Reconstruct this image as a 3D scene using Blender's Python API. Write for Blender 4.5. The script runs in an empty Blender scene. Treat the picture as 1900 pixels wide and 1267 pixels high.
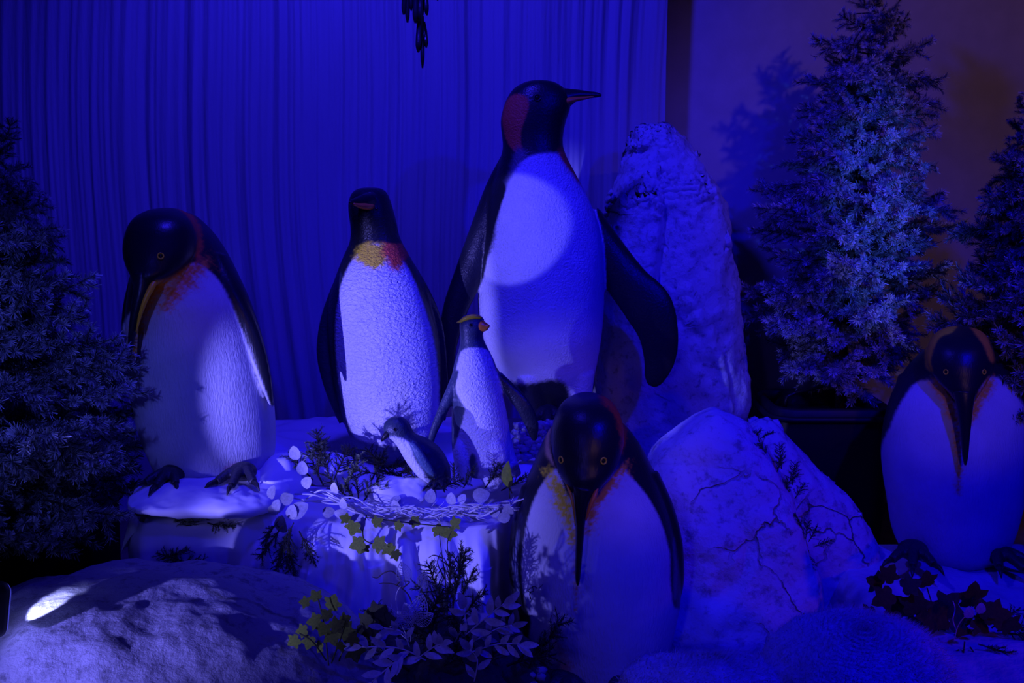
import bpy, math, random
import numpy as np
from mathutils import Vector, Matrix, Quaternion, noise

random.seed(7); np.random.seed(7)
PI = math.pi
scene = bpy.context.scene
COL = scene.collection

# ------------------------------------------------------------------ camera
F = 2037.0; PITCH = math.radians(9.0); CH = 1.5
cd = bpy.data.cameras.new('camera'); cam = bpy.data.objects.new('camera', cd); COL.objects.link(cam)
cam.location = (0, 0, CH); cam.rotation_euler = (math.radians(90) - PITCH, 0, 0)
cd.sensor_width = 36.0; cd.lens = F / 1900 * 36.0; cd.clip_start = 0.05
scene.camera = cam
scene.view_settings.view_transform = 'Standard'; scene.view_settings.look = 'None'
scene.view_settings.gamma = 1.0; scene.view_settings.use_curve_mapping = False
scene.view_settings.exposure = 0.0

# ------------------------------------------------------------------ world
w = bpy.data.worlds.new('world'); scene.world = w; w.use_nodes = True
bg = w.node_tree.nodes['Background']
bg.inputs[0].default_value = (0.03, 0.02, 1.0, 1); bg.inputs[1].default_value = 0.008

# ------------------------------------------------------------------ lights
def light(name, kind, loc, target, col, power, size=0.1, angle=60, blend=0.3, **kw):
    l = bpy.data.lights.new(name, kind); o = bpy.data.objects.new(name, l); COL.objects.link(o)
    o.location = loc
    d = Vector(target) - Vector(loc)
    o.rotation_euler = d.to_track_quat('-Z', 'Y').to_euler()
    l.color = col; l.energy = power
    if 'scale' in kw: o.scale = (kw['scale'], 1, 1)      # oval beam
    if kind == 'SPOT':
        l.shadow_soft_size = size; l.spot_size = math.radians(angle); l.spot_blend = blend
    elif kind == 'AREA':
        l.size = size
    else:
        l.shadow_soft_size = size
    return o
KEY = (0.185, 0.165, 1.0); BLUE = (0.001, 0.0, 1.0)
light('key_floodlight', 'SPOT', (-1.80, 1.15, 0.72), (-0.18, 3.1, 0.45), KEY, 270, 0.015, 25, 1.0)
light('penguin_fill', 'SPOT', (-1.80, 1.15, 0.74), (-0.47, 3.5, 0.90), KEY, 560, 0.012, 19, 0.6, scale=0.5)  # added oval beam that brightens only the upright penguin
light('bird_fill', 'SPOT', (-2.2, 1.85, 0.75), (-0.10, 3.15, 0.82), KEY, 380, 0.010, 14, 0.7, scale=0.5)  # added narrow beam, lifts the crested penguin the key leaves dim
light('low_spot', 'SPOT', (-1.27, 2.50, 0.60), (-0.80, 3.08, 0.61), KEY, 8, 0.02, 22, 0.9)
light('left_tree_fill', 'SPOT', (-1.1, 0.9, 1.6), (-1.30, 2.8, 0.98), (0.09, 0.11, 1.0), 60, 0.03, 27, 0.9)  # added fill to brighten the left tree
light('chest_fill', 'SPOT', (-1.5, 1.0, 1.35), (-0.02, 3.75, 1.29), KEY, 240, 0.010, 7.2, 0.2)  # added tight beam that makes the lit patch on the tallest penguin's chest
light('blue_flood', 'SPOT', (1.5, 1.5, 2.7), (0.90, 3.45, 0.6), BLUE, 240, 0.04, 78, 0.9)
light('curtain_wash', 'SPOT', (-0.5, 2.9, 3.0), (-0.35, 4.6, 1.3), (0.024, 0.014, 1.0), 175, 0.1, 125, 0.8)
light('blue_fill', 'SPOT', (-1.0, 0.4, 2.3), (-0.5, 3.2, 0.6), (0.04, 0.025, 1.0), 30, 0.2, 62, 0.9)
light('front_fill', 'SPOT', (-0.5, 0.1, 1.3), (0.02, 2.8, 0.5), (0.12, 0.085, 1.0), 26, 0.1, 34, 0.9)
light('tree_spot', 'SPOT', (1.5, 1.2, 1.3), (1.37, 4.1, 1.35), (0.06, 0.13, 1.0), 240, 0.03, 22, 0.9, scale=0.45)
light('warm_lamp', 'SPOT', (2.75, 1.3, 3.9), (1.95, 4.7, 1.5), (1.0, 0.44, 0.75), 42, 0.05, 44, 0.8)
light('red_lamp', 'SPOT', (2.3, 1.6, 0.6), (1.0, 3.0, 0.3), (1.0, 0.16, 0.45), 4, 0.1, 36, 0.9)
light('amber_fill', 'SPOT', (1.0, 0.2, 1.7), (0.36, 2.8, 0.85), (1.0, 0.45, 0.12), 13, 0.05, 15, 0.8)  # these amber beams are added warm fill on the bowed penguins
light('amber_fill', 'SPOT', (1.0, 0.2, 1.7), (1.45, 3.4, 0.85), (1.0, 0.45, 0.12), 16, 0.05, 12, 0.8)
light('amber_fill', 'SPOT', (0.6, 0.2, 1.7), (-0.85, 3.1, 1.15), (1.0, 0.45, 0.12), 8, 0.05, 8, 0.8)

# ------------------------------------------------------------------ projection helpers
cT, sT = math.cos(PITCH), math.sin(PITCH)
def P(px, py, Y):
    dx = (px - 950) / F; dy = (633.5 - py) / F
    d = Vector((dx, cT + dy * sT, -sT + dy * cT))
    return Vector((0, 0, CH)) + d * (Y / d.y)
def blueprint(V):
    """numpy (N,3) -> (N,2) in the drawing coordinates that P reads"""
    x = V[:, 0]; y = V[:, 1]; z = V[:, 2] - CH
    f = y * cT - z * sT; u = y * sT + z * cT
    return np.stack([950 + F * x / f, 633.5 - F * u / f], 1)

# ------------------------------------------------------------------ materials
def newmat(name):
    m = bpy.data.materials.new(name); m.use_nodes = True
    nt = m.node_tree; b = nt.nodes['Principled BSDF']
    return m, nt, b
def simple(name, col, rough=0.6, metal=0.0, bump=0.0, bscale=50, bdetail=4, var=0.0, spec=0.4, stretch=None, emit=None):
    m, nt, b = newmat(name)
    b.inputs['Base Color'].default_value = (*col, 1); b.inputs['Roughness'].default_value = rough
    b.inputs['Metallic'].default_value = metal; b.inputs['Specular IOR Level'].default_value = spec
    if emit: b.inputs['Emission Color'].default_value = (*emit[0], 1); b.inputs['Emission Strength'].default_value = emit[1]
    if bump or var:
        tc = nt.nodes.new('ShaderNodeTexCoord'); mp = nt.nodes.new('ShaderNodeMapping')
        nt.links.new(tc.outputs['Object'], mp.inputs[0])
        if stretch: mp.inputs['Scale'].default_value = stretch
        n = nt.nodes.new('ShaderNodeTexNoise'); n.inputs['Scale'].default_value = bscale; n.inputs['Detail'].default_value = bdetail
        nt.links.new(mp.outputs[0], n.inputs['Vector'])
        if bump:
            bp = nt.nodes.new('ShaderNodeBump'); bp.inputs['Strength'].default_value = 1.0; bp.inputs['Distance'].default_value = bump
            nt.links.new(n.outputs['Fac'], bp.inputs['Height']); nt.links.new(bp.outputs[0], b.inputs['Normal'])
        if var:
            n2 = nt.nodes.new('ShaderNodeTexNoise'); n2.inputs['Scale'].default_value = bscale * 0.13; n2.inputs['Detail'].default_value = 5
            nt.links.new(mp.outputs[0], n2.inputs['Vector'])
            r = nt.nodes.new('ShaderNodeMapRange'); r.inputs[1].default_value = 0.35; r.inputs[2].default_value = 0.65
            r.inputs[3].default_value = 1 - var; r.inputs[4].default_value = 1.0
            nt.links.new(n2.outputs['Fac'], r.inputs[0])
            mx = nt.nodes.new('ShaderNodeMix'); mx.data_type = 'RGBA'; mx.blend_type = 'MULTIPLY'; mx.inputs[0].default_value = 1
            mx.inputs[6].default_value = (*col, 1); nt.links.new(r.outputs[0], mx.inputs[7])
            nt.links.new(mx.outputs[2], b.inputs['Base Color'])
    return m
def plumage(name, bscale, stretch, dist, rough=0.5):
    m, nt, b = newmat(name)
    a = nt.nodes.new('ShaderNodeAttribute'); a.attribute_name = 'Col'
    tc = nt.nodes.new('ShaderNodeTexCoord'); mp = nt.nodes.new('ShaderNodeMapping'); mp.inputs['Scale'].default_value = stretch
    nt.links.new(tc.outputs['Object'], mp.inputs[0])
    n = nt.nodes.new('ShaderNodeTexNoise'); n.inputs['Scale'].default_value = bscale; n.inputs['Detail'].default_value = 3; n.inputs['Distortion'].default_value = 0.6
    nt.links.new(mp.outputs[0], n.inputs['Vector'])
    bp = nt.nodes.new('ShaderNodeBump'); bp.inputs['Distance'].default_value = dist
    rgb = nt.nodes.new('ShaderNodeRGBToBW'); nt.links.new(a.outputs['Color'], rgb.inputs[0])
    mr = nt.nodes.new('ShaderNodeMapRange'); mr.inputs[1].default_value = 0.0; mr.inputs[2].default_value = 0.4
    mr.inputs[3].default_value = 0.25; mr.inputs[4].default_value = 1.0
    nt.links.new(rgb.outputs[0], mr.inputs[0]); nt.links.new(mr.outputs[0], bp.inputs['Strength'])
    nt.links.new(n.outputs['Fac'], bp.inputs['Height']); nt.links.new(bp.outputs[0], b.inputs['Normal'])
    n2 = nt.nodes.new('ShaderNodeTexNoise'); n2.inputs['Scale'].default_value = 9; n2.inputs['Detail'].default_value = 6
    nt.links.new(tc.outputs['Object'], n2.inputs['Vector'])
    r2 = nt.nodes.new('ShaderNodeMapRange'); r2.inputs[1].default_value = 0.3; r2.inputs[2].default_value = 0.7; r2.inputs[3].default_value = 0.82
    nt.links.new(n2.outputs['Fac'], r2.inputs[0])
    mx = nt.nodes.new('ShaderNodeMix'); mx.data_type = 'RGBA'; mx.blend_type = 'MULTIPLY'; mx.inputs[0].default_value = 1
    nt.links.new(a.outputs['Color'], mx.inputs[6]); nt.links.new(r2.outputs[0], mx.inputs[7])
    nt.links.new(mx.outputs[2], b.inputs['Base Color'])
    r3 = nt.nodes.new('ShaderNodeMapRange'); r3.inputs[2].default_value = 0.4; r3.inputs[3].default_value = 0.34; r3.inputs[4].default_value = rough + 0.1
    nt.links.new(rgb.outputs[0], r3.inputs[0]); nt.links.new(r3.outputs[0], b.inputs['Roughness'])
    b.inputs['Specular IOR Level'].default_value = 0.35
    return m
def attrmat(name, rough=0.6, trans=0.0):
    m, nt, b = newmat(name)
    a = nt.nodes.new('ShaderNodeAttribute'); a.attribute_name = 'Col'
    nt.links.new(a.outputs['Color'], b.inputs['Base Color']); b.inputs['Roughness'].default_value = rough
    b.inputs['Specular IOR Level'].default_value = 0.3
    return m
def rockmat(name, col, cscale=5.0, dist=0.012, crack=0.5):
    m, nt, b = newmat(name)
    b.inputs['Roughness'].default_value = 0.8; b.inputs['Specular IOR Level'].default_value = 0.25
    tc = nt.nodes.new('ShaderNodeTexCoord')
    n = nt.nodes.new('ShaderNodeTexNoise'); n.inputs['Scale'].default_value = 14; n.inputs['Detail'].default_value = 9; n.inputs['Roughness'].default_value = 0.62
    nt.links.new(tc.outputs['Object'], n.inputs['Vector'])
    # warped voronoi edges as thin cracks
    nw = nt.nodes.new('ShaderNodeTexNoise'); nw.inputs['Scale'].default_value = 4; nw.inputs['Detail'].default_value = 5
    nt.links.new(tc.outputs['Object'], nw.inputs['Vector'])
    mx = nt.nodes.new('ShaderNodeMix'); mx.data_type = 'RGBA'; mx.inputs[0].default_value = 0.22
    nt.links.new(tc.outputs['Object'], mx.inputs[6]); nt.links.new(nw.outputs['Color'], mx.inputs[7])
    v = nt.nodes.new('ShaderNodeTexVoronoi'); v.feature = 'DISTANCE_TO_EDGE'; v.inputs['Scale'].default_value = cscale
    nt.links.new(mx.outputs[2], v.inputs['Vector'])
    cr = nt.nodes.new('ShaderNodeMapRange'); cr.inputs[1].default_value = 0.0; cr.inputs[2].default_value = 0.014
    nt.links.new(v.outputs['Distance'], cr.inputs[0])
    # break the cracks up
    nb = nt.nodes.new('ShaderNodeTexNoise'); nb.inputs['Scale'].default_value = 3.0; nb.inputs['Detail'].default_value = 3
    nt.links.new(tc.outputs['Object'], nb.inputs['Vector'])
    gb = nt.nodes.new('ShaderNodeMapRange'); gb.inputs[1].default_value = 0.40; gb.inputs[2].default_value = 0.50
    nt.links.new(nb.outputs['Fac'], gb.inputs[0])
    mxm = nt.nodes.new('ShaderNodeMath'); mxm.operation = 'MAXIMUM'
    nt.links.new(cr.outputs[0], mxm.inputs[0]); nt.links.new(gb.outputs[0], mxm.inputs[1])
    add = nt.nodes.new('ShaderNodeMath'); add.operation = 'MULTIPLY_ADD'; add.inputs[1].default_value = crack
    nt.links.new(mxm.outputs[0], add.inputs[0]); nt.links.new(n.outputs['Fac'], add.inputs[2])
    bp = nt.nodes.new('ShaderNodeBump'); bp.inputs['Distance'].default_value = dist
    nt.links.new(add.outputs[0], bp.inputs['Height']); nt.links.new(bp.outputs[0], b.inputs['Normal'])
    # colour: pale, darker in cracks and specks
    n3 = nt.nodes.new('ShaderNodeTexNoise'); n3.inputs['Scale'].default_value = 30; n3.inputs['Detail'].default_value = 6; n3.inputs['Roughness'].default_value = 0.7
    nt.links.new(tc.outputs['Object'], n3.inputs['Vector'])
    r = nt.nodes.new('ShaderNodeMapRange'); r.inputs[1].default_value = 0.34; r.inputs[2].default_value = 0.48; r.inputs[3].default_value = 0.5
    nt.links.new(n3.outputs['Fac'], r.inputs[0])
    r4 = nt.nodes.new('ShaderNodeMapRange'); r4.inputs[3].default_value = 0.35
    nt.links.new(mxm.outputs[0], r4.inputs[0])
    mm = nt.nodes.new('ShaderNodeMath'); mm.operation = 'MULTIPLY'
    nt.links.new(r.outputs[0], mm.inputs[0]); nt.links.new(r4.outputs[0], mm.inputs[1])
    mc = nt.nodes.new('ShaderNodeMix'); mc.data_type = 'RGBA'; mc.blend_type = 'MULTIPLY'; mc.inputs[0].default_value = 1
    mc.inputs[6].default_value = (*col, 1); nt.links.new(mm.outputs[0], mc.inputs[7])
    nt.links.new(mc.outputs[2], b.inputs['Base Color'])
    return m

M = {}
M['smooth_feathers'] = plumage('smooth_feathers', 60, (1, 1, 0.35), 0.006)
M['dimpled_feathers'] = plumage('dimpled_feathers', 105, (0.75, 0.75, 1.25), 0.011)
M['fine_feathers'] = plumage('fine_feathers', 150, (1, 1, 0.9), 0.006)
M['hairy_feathers'] = plumage('hairy_feathers', 210, (1, 1, 0.22), 0.0026)
M['black_horn'] = simple('black_horn', (0.012, 0.012, 0.018), 0.35, bump=0.001, bscale=80)
M['orange_horn'] = simple('orange_horn', (0.95, 0.30, 0.04), 0.35, bump=0.001, bscale=80)
M['yellow_horn'] = simple('yellow_horn', (0.9, 0.55, 0.02), 0.4, bump=0.001, bscale=80)
M['eye_yellow'] = simple('eye_yellow', (0.95, 0.8, 0.03), 0.4)
M['eye_black'] = simple('eye_black', (0.006, 0.006, 0.008), 0.08, spec=0.8)
M['foot_skin'] = simple('foot_skin', (0.02, 0.02, 0.03), 0.4, bump=0.003, bscale=120)
M['pale_claw'] = simple('pale_claw', (0.6, 0.6, 0.6), 0.35)
M['stone'] = rockmat('stone', (0.62, 0.62, 0.64), 4.5, 0.022)
M['slab_stone'] = rockmat('slab_stone', (0.66, 0.66, 0.68), 5.0, 0.016)
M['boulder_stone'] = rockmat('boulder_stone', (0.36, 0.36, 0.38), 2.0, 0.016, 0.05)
M['cloth'] = simple('cloth', (0.78, 0.78, 0.8), 0.55, bump=0.0035, bscale=12, bdetail=3)
M['curtain'] = simple('curtain', (0.42, 0.42, 0.45), 0.7, bump=0.003, bscale=60, var=0.12, stretch=(1, 1, 0.12))
M['snow_cloth'] = simple('snow_cloth', (0.6, 0.6, 0.62), 0.9, bump=0.008, bscale=45, bdetail=7, var=0.35)
M['fur'] = simple('fur', (0.6, 0.6, 0.62), 0.9, bump=0.004, bscale=120, bdetail=4)
M['wall'] = simple('wall', (0.45, 0.44, 0.46), 0.8, bump=0.0008, bscale=90, var=0.1)
M['floor'] = simple('floor', (0.22, 0.15, 0.10), 0.7, bump=0.002, bscale=100, var=0.3)
M['bark'] = simple('bark', (0.05, 0.035, 0.025), 0.9, bump=0.004, bscale=60)
M['black_plastic'] = simple('black_plastic', (0.008, 0.008, 0.010), 0.55, bump=0.004, bscale=9)
M['black_metal'] = simple('black_metal', (0.015, 0.015, 0.018), 0.35, metal=0.5, bump=0.0005, bscale=60)
M['needles'] = attrmat('needles', 0.7)
M['juniper_green'] = simple('juniper_green', (0.07, 0.10, 0.035), 0.6, bump=0.001, bscale=100)
M['dark_green'] = simple('dark_green', (0.08, 0.10, 0.02), 0.5, bump=0.001, bscale=60, var=0.4)
M['ivy_green'] = simple('ivy_green', (0.24, 0.33, 0.02), 0.45, bump=0.001, bscale=60, var=0.4)
M['pale_leaf'] = simple('pale_leaf', (0.72, 0.72, 0.75), 0.5, bump=0.001, bscale=60, var=0.25)
M['grey_leaf'] = simple('grey_leaf', (0.45, 0.45, 0.55), 0.5, bump=0.001, bscale=60, var=0.3)
M['white_twig'] = simple('white_twig', (0.7, 0.7, 0.72), 0.5, bump=0.001, bscale=100)
M['dark_twig'] = simple('dark_twig', (0.04, 0.03, 0.03), 0.7, bump=0.001, bscale=100)
M['soil'] = simple('soil', (0.03, 0.03, 0.03), 0.8, bump=0.012, bscale=50, bdetail=8)
M['pebbles'] = simple('pebbles', (0.25, 0.25, 0.3), 0.2, bump=0.002, bscale=80)
M['lamp_glass'] = simple('lamp_glass', (0.7, 0.8, 1.0), 0.08, emit=((0.08, 0.09, 1.0), 0.25))
M['lamp_lens'] = simple('lamp_lens', (0.9, 0.9, 1.0), 0.2, emit=((0.25, 0.27, 1.0), 9.0))

# ------------------------------------------------------------------ object helpers
def tag(o, label=None, cat=None, group=None, kind=None):
    if label: o['label'] = label
    if cat: o['category'] = cat
    if group: o['group'] = group
    if kind: o['kind'] = kind
    return o
def empty(name, loc, label, cat, group=None):
    o = bpy.data.objects.new(name, None); COL.objects.link(o); o.location = loc
    o.empty_display_size = 0.05
    return tag(o, label, cat, group)
def link(name, me, parent=None, loc=None):
    o = bpy.data.objects.new(name, me); COL.objects.link(o)
    if parent: o.parent = parent
    if loc is not None: o.location = loc
    return o
class MB:
    def __init__(s): s.v = []; s.f = []; s.c = []
    def add(s, vs, fs, col=None):
        n = len(s.v); s.v += [tuple(q) for q in vs]; s.f += [tuple(i + n for i in q) for q in fs]
        if col is not None: s.c += [col] * len(vs) if not isinstance(col, list) else col
    def tube(s, pts, rad, k=6, col=None):
        pts = [Vector(q) for q in pts]; rs = rad if isinstance(rad, (list, tuple)) else [rad] * len(pts)
        vs = []; fs = []; up = None
        for i, q in enumerate(pts):
            t = (pts[min(i + 1, len(pts) - 1)] - pts[max(i - 1, 0)]).normalized()
            if up is None:
                up = t.orthogonal().normalized()
            up = (up - t * up.dot(t)).normalized(); b = t.cross(up)
            for j in range(k):
                a = 2 * PI * j / k
                vs.append(q + (up * math.cos(a) + b * math.sin(a)) * rs[i])
        for i in range(len(pts) - 1):
            for j in range(k):
                a = i * k + j; b2 = i * k + (j + 1) % k
                fs.append((a, b2, b2 + k, a + k))
        fs.append(tuple(range(k))[::-1]); fs.append(tuple(range((len(pts) - 1) * k, len(pts) * k)))
        s.add(vs, fs, col)
    def mesh(s, name, mat, smooth=True, off=None):
        me = bpy.data.meshes.new(name)
        v = s.v if off is None else [(a - off[0], b - off[1], c - off[2]) for a, b, c in s.v]
        me.from_pydata(v, [], s.f); me.update()
        if s.c:
            ca = me.color_attributes.new('Col', 'FLOAT_COLOR', 'POINT')
            arr = np.ones((len(s.v), 4), np.float32); arr[:, :3] = np.array(s.c, np.float32); ca.data.foreach_set('color', arr.ravel())
        if smooth: me.polygons.foreach_set('use_smooth', [True] * len(me.polygons))
        me.materials.append(mat)
        return me
    def build(s, name, mat, parent=None, smooth=True):
        off = parent_world(parent) if parent else None
        return link(name, s.mesh(name, mat, smooth, off), parent)
def parent_world(p):
    o = Vector((0, 0, 0))
    while p: o = o + Vector(p.location); p = p.parent
    return o
def catmull(rows, n):
    rows = np.array(rows, float); m = len(rows); out = []
    for i in range(m - 1):
        p0 = rows[max(i - 1, 0)]; p1 = rows[i]; p2 = rows[i + 1]; p3 = rows[min(i + 2, m - 1)]
        for j in range(n):
            t = j / n
            out.append(0.5 * ((2 * p1) + (-p0 + p2) * t + (2 * p0 - 5 * p1 + 4 * p2 - p3) * t * t + (-p0 + 3 * p1 - 3 * p2 + p3) * t ** 3))
    out.append(rows[-1]); return np.array(out)
def grid_faces(nr, k, flip=False):
    fs = []
    for i in range(nr - 1):
        for j in range(k):
            a = i * k + j; b = i * k + (j + 1) % k
            fs.append((a, a + k, b + k, b) if flip else (a, b, b + k, a + k))
    return fs
def loft(mb, rows, d, k=40, sub=4, e=2.0):
    """rows (py, xleft, xright, depth offset, half depth): a closed body lofted through horizontal sections"""
    R = catmull(rows, sub); vs = []
    for py, xl, xr, yo, ry in R:
        a = P(xl, py, d + yo); b = P(xr, py, d + yo); c = (a + b) / 2; rx = abs(b.x - a.x) / 2
        for j in range(k):
            t = 2 * PI * j / k; ct, st = math.cos(t), math.sin(t)
            vs.append((c.x + rx * math.copysign(abs(ct) ** (2 / e), ct), c.y + ry * math.copysign(abs(st) ** (2 / e), st), c.z))
    fs = grid_faces(len(R), k); n = len(vs)
    top = Vector(np.mean(np.array(vs[:k]), axis=0)); bot = Vector(np.mean(np.array(vs[-k:]), axis=0))
    dz = abs(vs[0][2] - vs[k][2])
    vs += [(top.x, top.y, top.z + dz * 0.3), (bot.x, bot.y, bot.z - dz * 0.3)]
    for j in range(k):
        fs.append((n, (j + 1) % k, j)); fs.append((n + 1, n - k + j, n - k + (j + 1) % k))
    mb.add(vs, fs)
def blade(mb, pts, d, k=20, sub=5, e=2.0):
    """pts (px, py, depth offset, half width in drawing units, half thickness m): a flat tapering limb"""
    R = catmull(pts, sub); C = [P(r[0], r[1], d + r[2]) for r in R]; vs = []
    for i, c in enumerate(C):
        t = (C[min(i + 1, len(C) - 1)] - C[max(i - 1, 0)]).normalized()
        side = Vector((t.z, 0, -t.x))
        side = side.normalized() if side.length > 1e-4 else Vector((1, 0, 0))
        nn = t.cross(side).normalized(); wd = max(R[i][3], 0.3) * c.y / F
        for j in range(k):
            a = 2 * PI * j / k
            vs.append(c + side * wd * math.cos(a) + nn * max(R[i][4], 0.0008) * math.sin(a))
    fs = grid_faces(len(R), k); n = len(vs)
    fs.append(tuple(range(k))[::-1]); fs.append(tuple(range(n - k, n)))
    mb.add(vs, fs)
def remesh(mb, voxel, smooth=4):
    me = bpy.data.meshes.new('tmp'); me.from_pydata(mb.v, [], mb.f); me.update()
    o = bpy.data.objects.new('tmp', me); COL.objects.link(o)
    md = o.modifiers.new('r', 'REMESH'); md.mode = 'VOXEL'; md.voxel_size = voxel
    sm = o.modifiers.new('s', 'SMOOTH'); sm.iterations = smooth; sm.factor = 0.5
    dg = bpy.context.evaluated_depsgraph_get(); dg.update()
    out = bpy.data.meshes.new_from_object(o.evaluated_get(dg))
    bpy.data.objects.remove(o); bpy.data.meshes.remove(me)
    return out
def verts_np(me):
    a = np.empty(len(me.vertices) * 3, np.float32); me.vertices.foreach_get('co', a); return a.reshape(-1, 3).astype(float)
def wob(V, s, seed=0.0):
    x, y, z = V[:, 0] * s + seed, V[:, 1] * s + seed * 1.7, V[:, 2] * s - seed
    return (np.sin(x * 1.3 + 2.1 * np.sin(z * 0.9)) + np.sin(z * 1.7 + 1.6 * np.sin(y * 1.3 + x * 0.7)) + np.sin((x + z) * 2.9 + y * 1.1) * 0.5 + np.sin((x - z) * 5.3 + y * 3) * 0.3) / 2.8
def sdpoly(Q, poly):
    poly = np.array(poly, float); n = len(poly); dmin = np.full(len(Q), 1e9); ins = np.zeros(len(Q), bool)
    for i in range(n):
        a = poly[i]; b = poly[(i + 1) % n]; ab = b - a; ap = Q - a
        t = np.clip((ap @ ab) / (ab @ ab + 1e-9), 0, 1)
        dmin = np.minimum(dmin, np.hypot(*(ap - t[:, None] * ab).T))
        c = ((a[1] > Q[:, 1]) != (b[1] > Q[:, 1]))
        with np.errstate(divide='ignore', invalid='ignore'):
            xx = (b[0] - a[0]) * (Q[:, 1] - a[1]) / (b[1] - a[1] + 1e-12) + a[0]
        ins ^= c & (Q[:, 0] < xx)
    return np.where(ins, -dmin, dmin)
def sdline(Q, pts):
    dm = np.full(len(Q), 1e9)
    for i in range(len(pts) - 1):
        a = np.array(pts[i][:2], float); b = np.array(pts[i + 1][:2], float)
        wa = pts[i][2]; wb = pts[i + 1][2]
        ab = b - a; ap = Q - a; t = np.clip((ap @ ab) / (ab @ ab + 1e-9), 0, 1)
        dm = np.minimum(dm, np.hypot(*(ap - t[:, None] * ab).T) - (wa + (wb - wa) * t))
    return dm
def sstep(x): x = np.clip(x, 0, 1); return x * x * (3 - 2 * x)
def smoothpoly(p, n=5):
    r = list(p) ; r = [r[-1]] + r + r[:2]; out = []
    for i in range(1, len(r) - 2):
        p0, p1, p2, p3 = [np.array(q, float) for q in (r[i - 1], r[i], r[i + 1], r[i + 2])]
        for j in range(n):
            t = j / n
            out.append(tuple(0.5 * ((2 * p1) + (-p0 + p2) * t + (2 * p0 - 5 * p1 + 4 * p2 - p3) * t * t + (-p0 + 3 * p1 - 3 * p2 + p3) * t ** 3)))
    return out
BLACK = (0.014, 0.015, 0.022); WHITE = (0.78, 0.78, 0.8); YEL = (0.95, 0.72, 0.03); ORG = (0.95, 0.35, 0.02); RED = (0.85, 0.12, 0.04)
GREY = (0.16, 0.18, 0.24)
def paint(me, layers, base=BLACK):
    V = verts_np(me); Q = blueprint(V); C = np.tile(np.array(base, float), (len(V), 1))
    wv = wob(V, 60) ; wf = wob(V, 260, 3.0)
    for L in layers:
        kind, pts, col, soft, ycut = L[:5]; amp = L[5] if len(L) > 5 else 1.0
        sd = sdpoly(Q, smoothpoly(pts)) if kind == 'poly' else sdline(Q, pts)
        sd = sd + (wv * 0.8 + wf * 1.0) * amp * max(soft, 1.5) * 0.35
        a = sstep(0.5 - sd / (2 * soft))
        if ycut is not None: a = a * sstep((ycut - V[:, 1]) / 0.03 + 0.5)
        a = a[:, None]; C = C * (1 - a) + np.array(col) * a
    ca = me.color_attributes.new('Col', 'FLOAT_COLOR', 'POINT')
    arr = np.ones((len(V), 4), np.float32); arr[:, :3] = C; ca.data.foreach_set('color', arr.ravel())
def shift(me, off):
    me.transform(Matrix.Translation(-Vector(off)))
def finish_body(mb, root, layers, mat, voxel, name='body', base=BLACK, smooth=4):
    me = remesh(mb, voxel, smooth); paint(me, layers, base)
    me.name = name; me.polygons.foreach_set('use_smooth', [True] * len(me.polygons))
    me.materials.clear(); me.materials.append(mat); shift(me, root.location)
    return link(name, me, root)
def ball(mb, c, r, k=16, n=10, ax=(1, 1, 1), col=None):
    vs = []; c = Vector(c)
    for i in range(n + 1):
        th = PI * i / n
        for j in range(k):
            a = 2 * PI * j / k
            vs.append((c.x + r * ax[0] * math.sin(th) * math.cos(a), c.y + r * ax[1] * math.sin(th) * math.sin(a), c.z + r * ax[2] * math.cos(th)))
    mb.add(vs, grid_faces(n + 1, k, True), col)
def eye(root, px, py, y, r, ring=True, look=None, rmat='eye_yellow', flat=1.0):
    """set on the head surface of the body mesh"""
    from mathutils.bvhtree import BVHTree
    body = [c for c in root.children if c.name.startswith('body')][0]; k = body.name
    if k not in BVH: BVH[k] = BVHTree.FromPolygons([v.co[:] for v in body.data.vertices], [p.vertices[:] for p in body.data.polygons])
    o = Vector((0, 0, CH)) - root.location; dv = (P(px, py, 3) - Vector((0, 0, CH))).normalized()
    hit, nr, _, _ = BVH[k].ray_cast(o, dv)
    if hit is None: hit = P(px, py, y) - root.location; nr = Vector((0, -1, 0))
    c = hit + root.location - nr * r * .35; b = MB(); ball(b, c, r * .85); e = b.build('eye', M['eye_black'], root)
    if ring:
        b = MB(); q = nr.to_track_quat('Z', 'Y'); pts = []
        for i in range(21):
            a = 2 * PI * i / 20
            pts.append(c + nr * r * .42 + q @ Vector((r * math.cos(a), r * flat * math.sin(a), 0)))
        b.tube(pts, r * 0.26, 8); b.build('eye_ring', M[rmat], e)
BVH = {}
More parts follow.
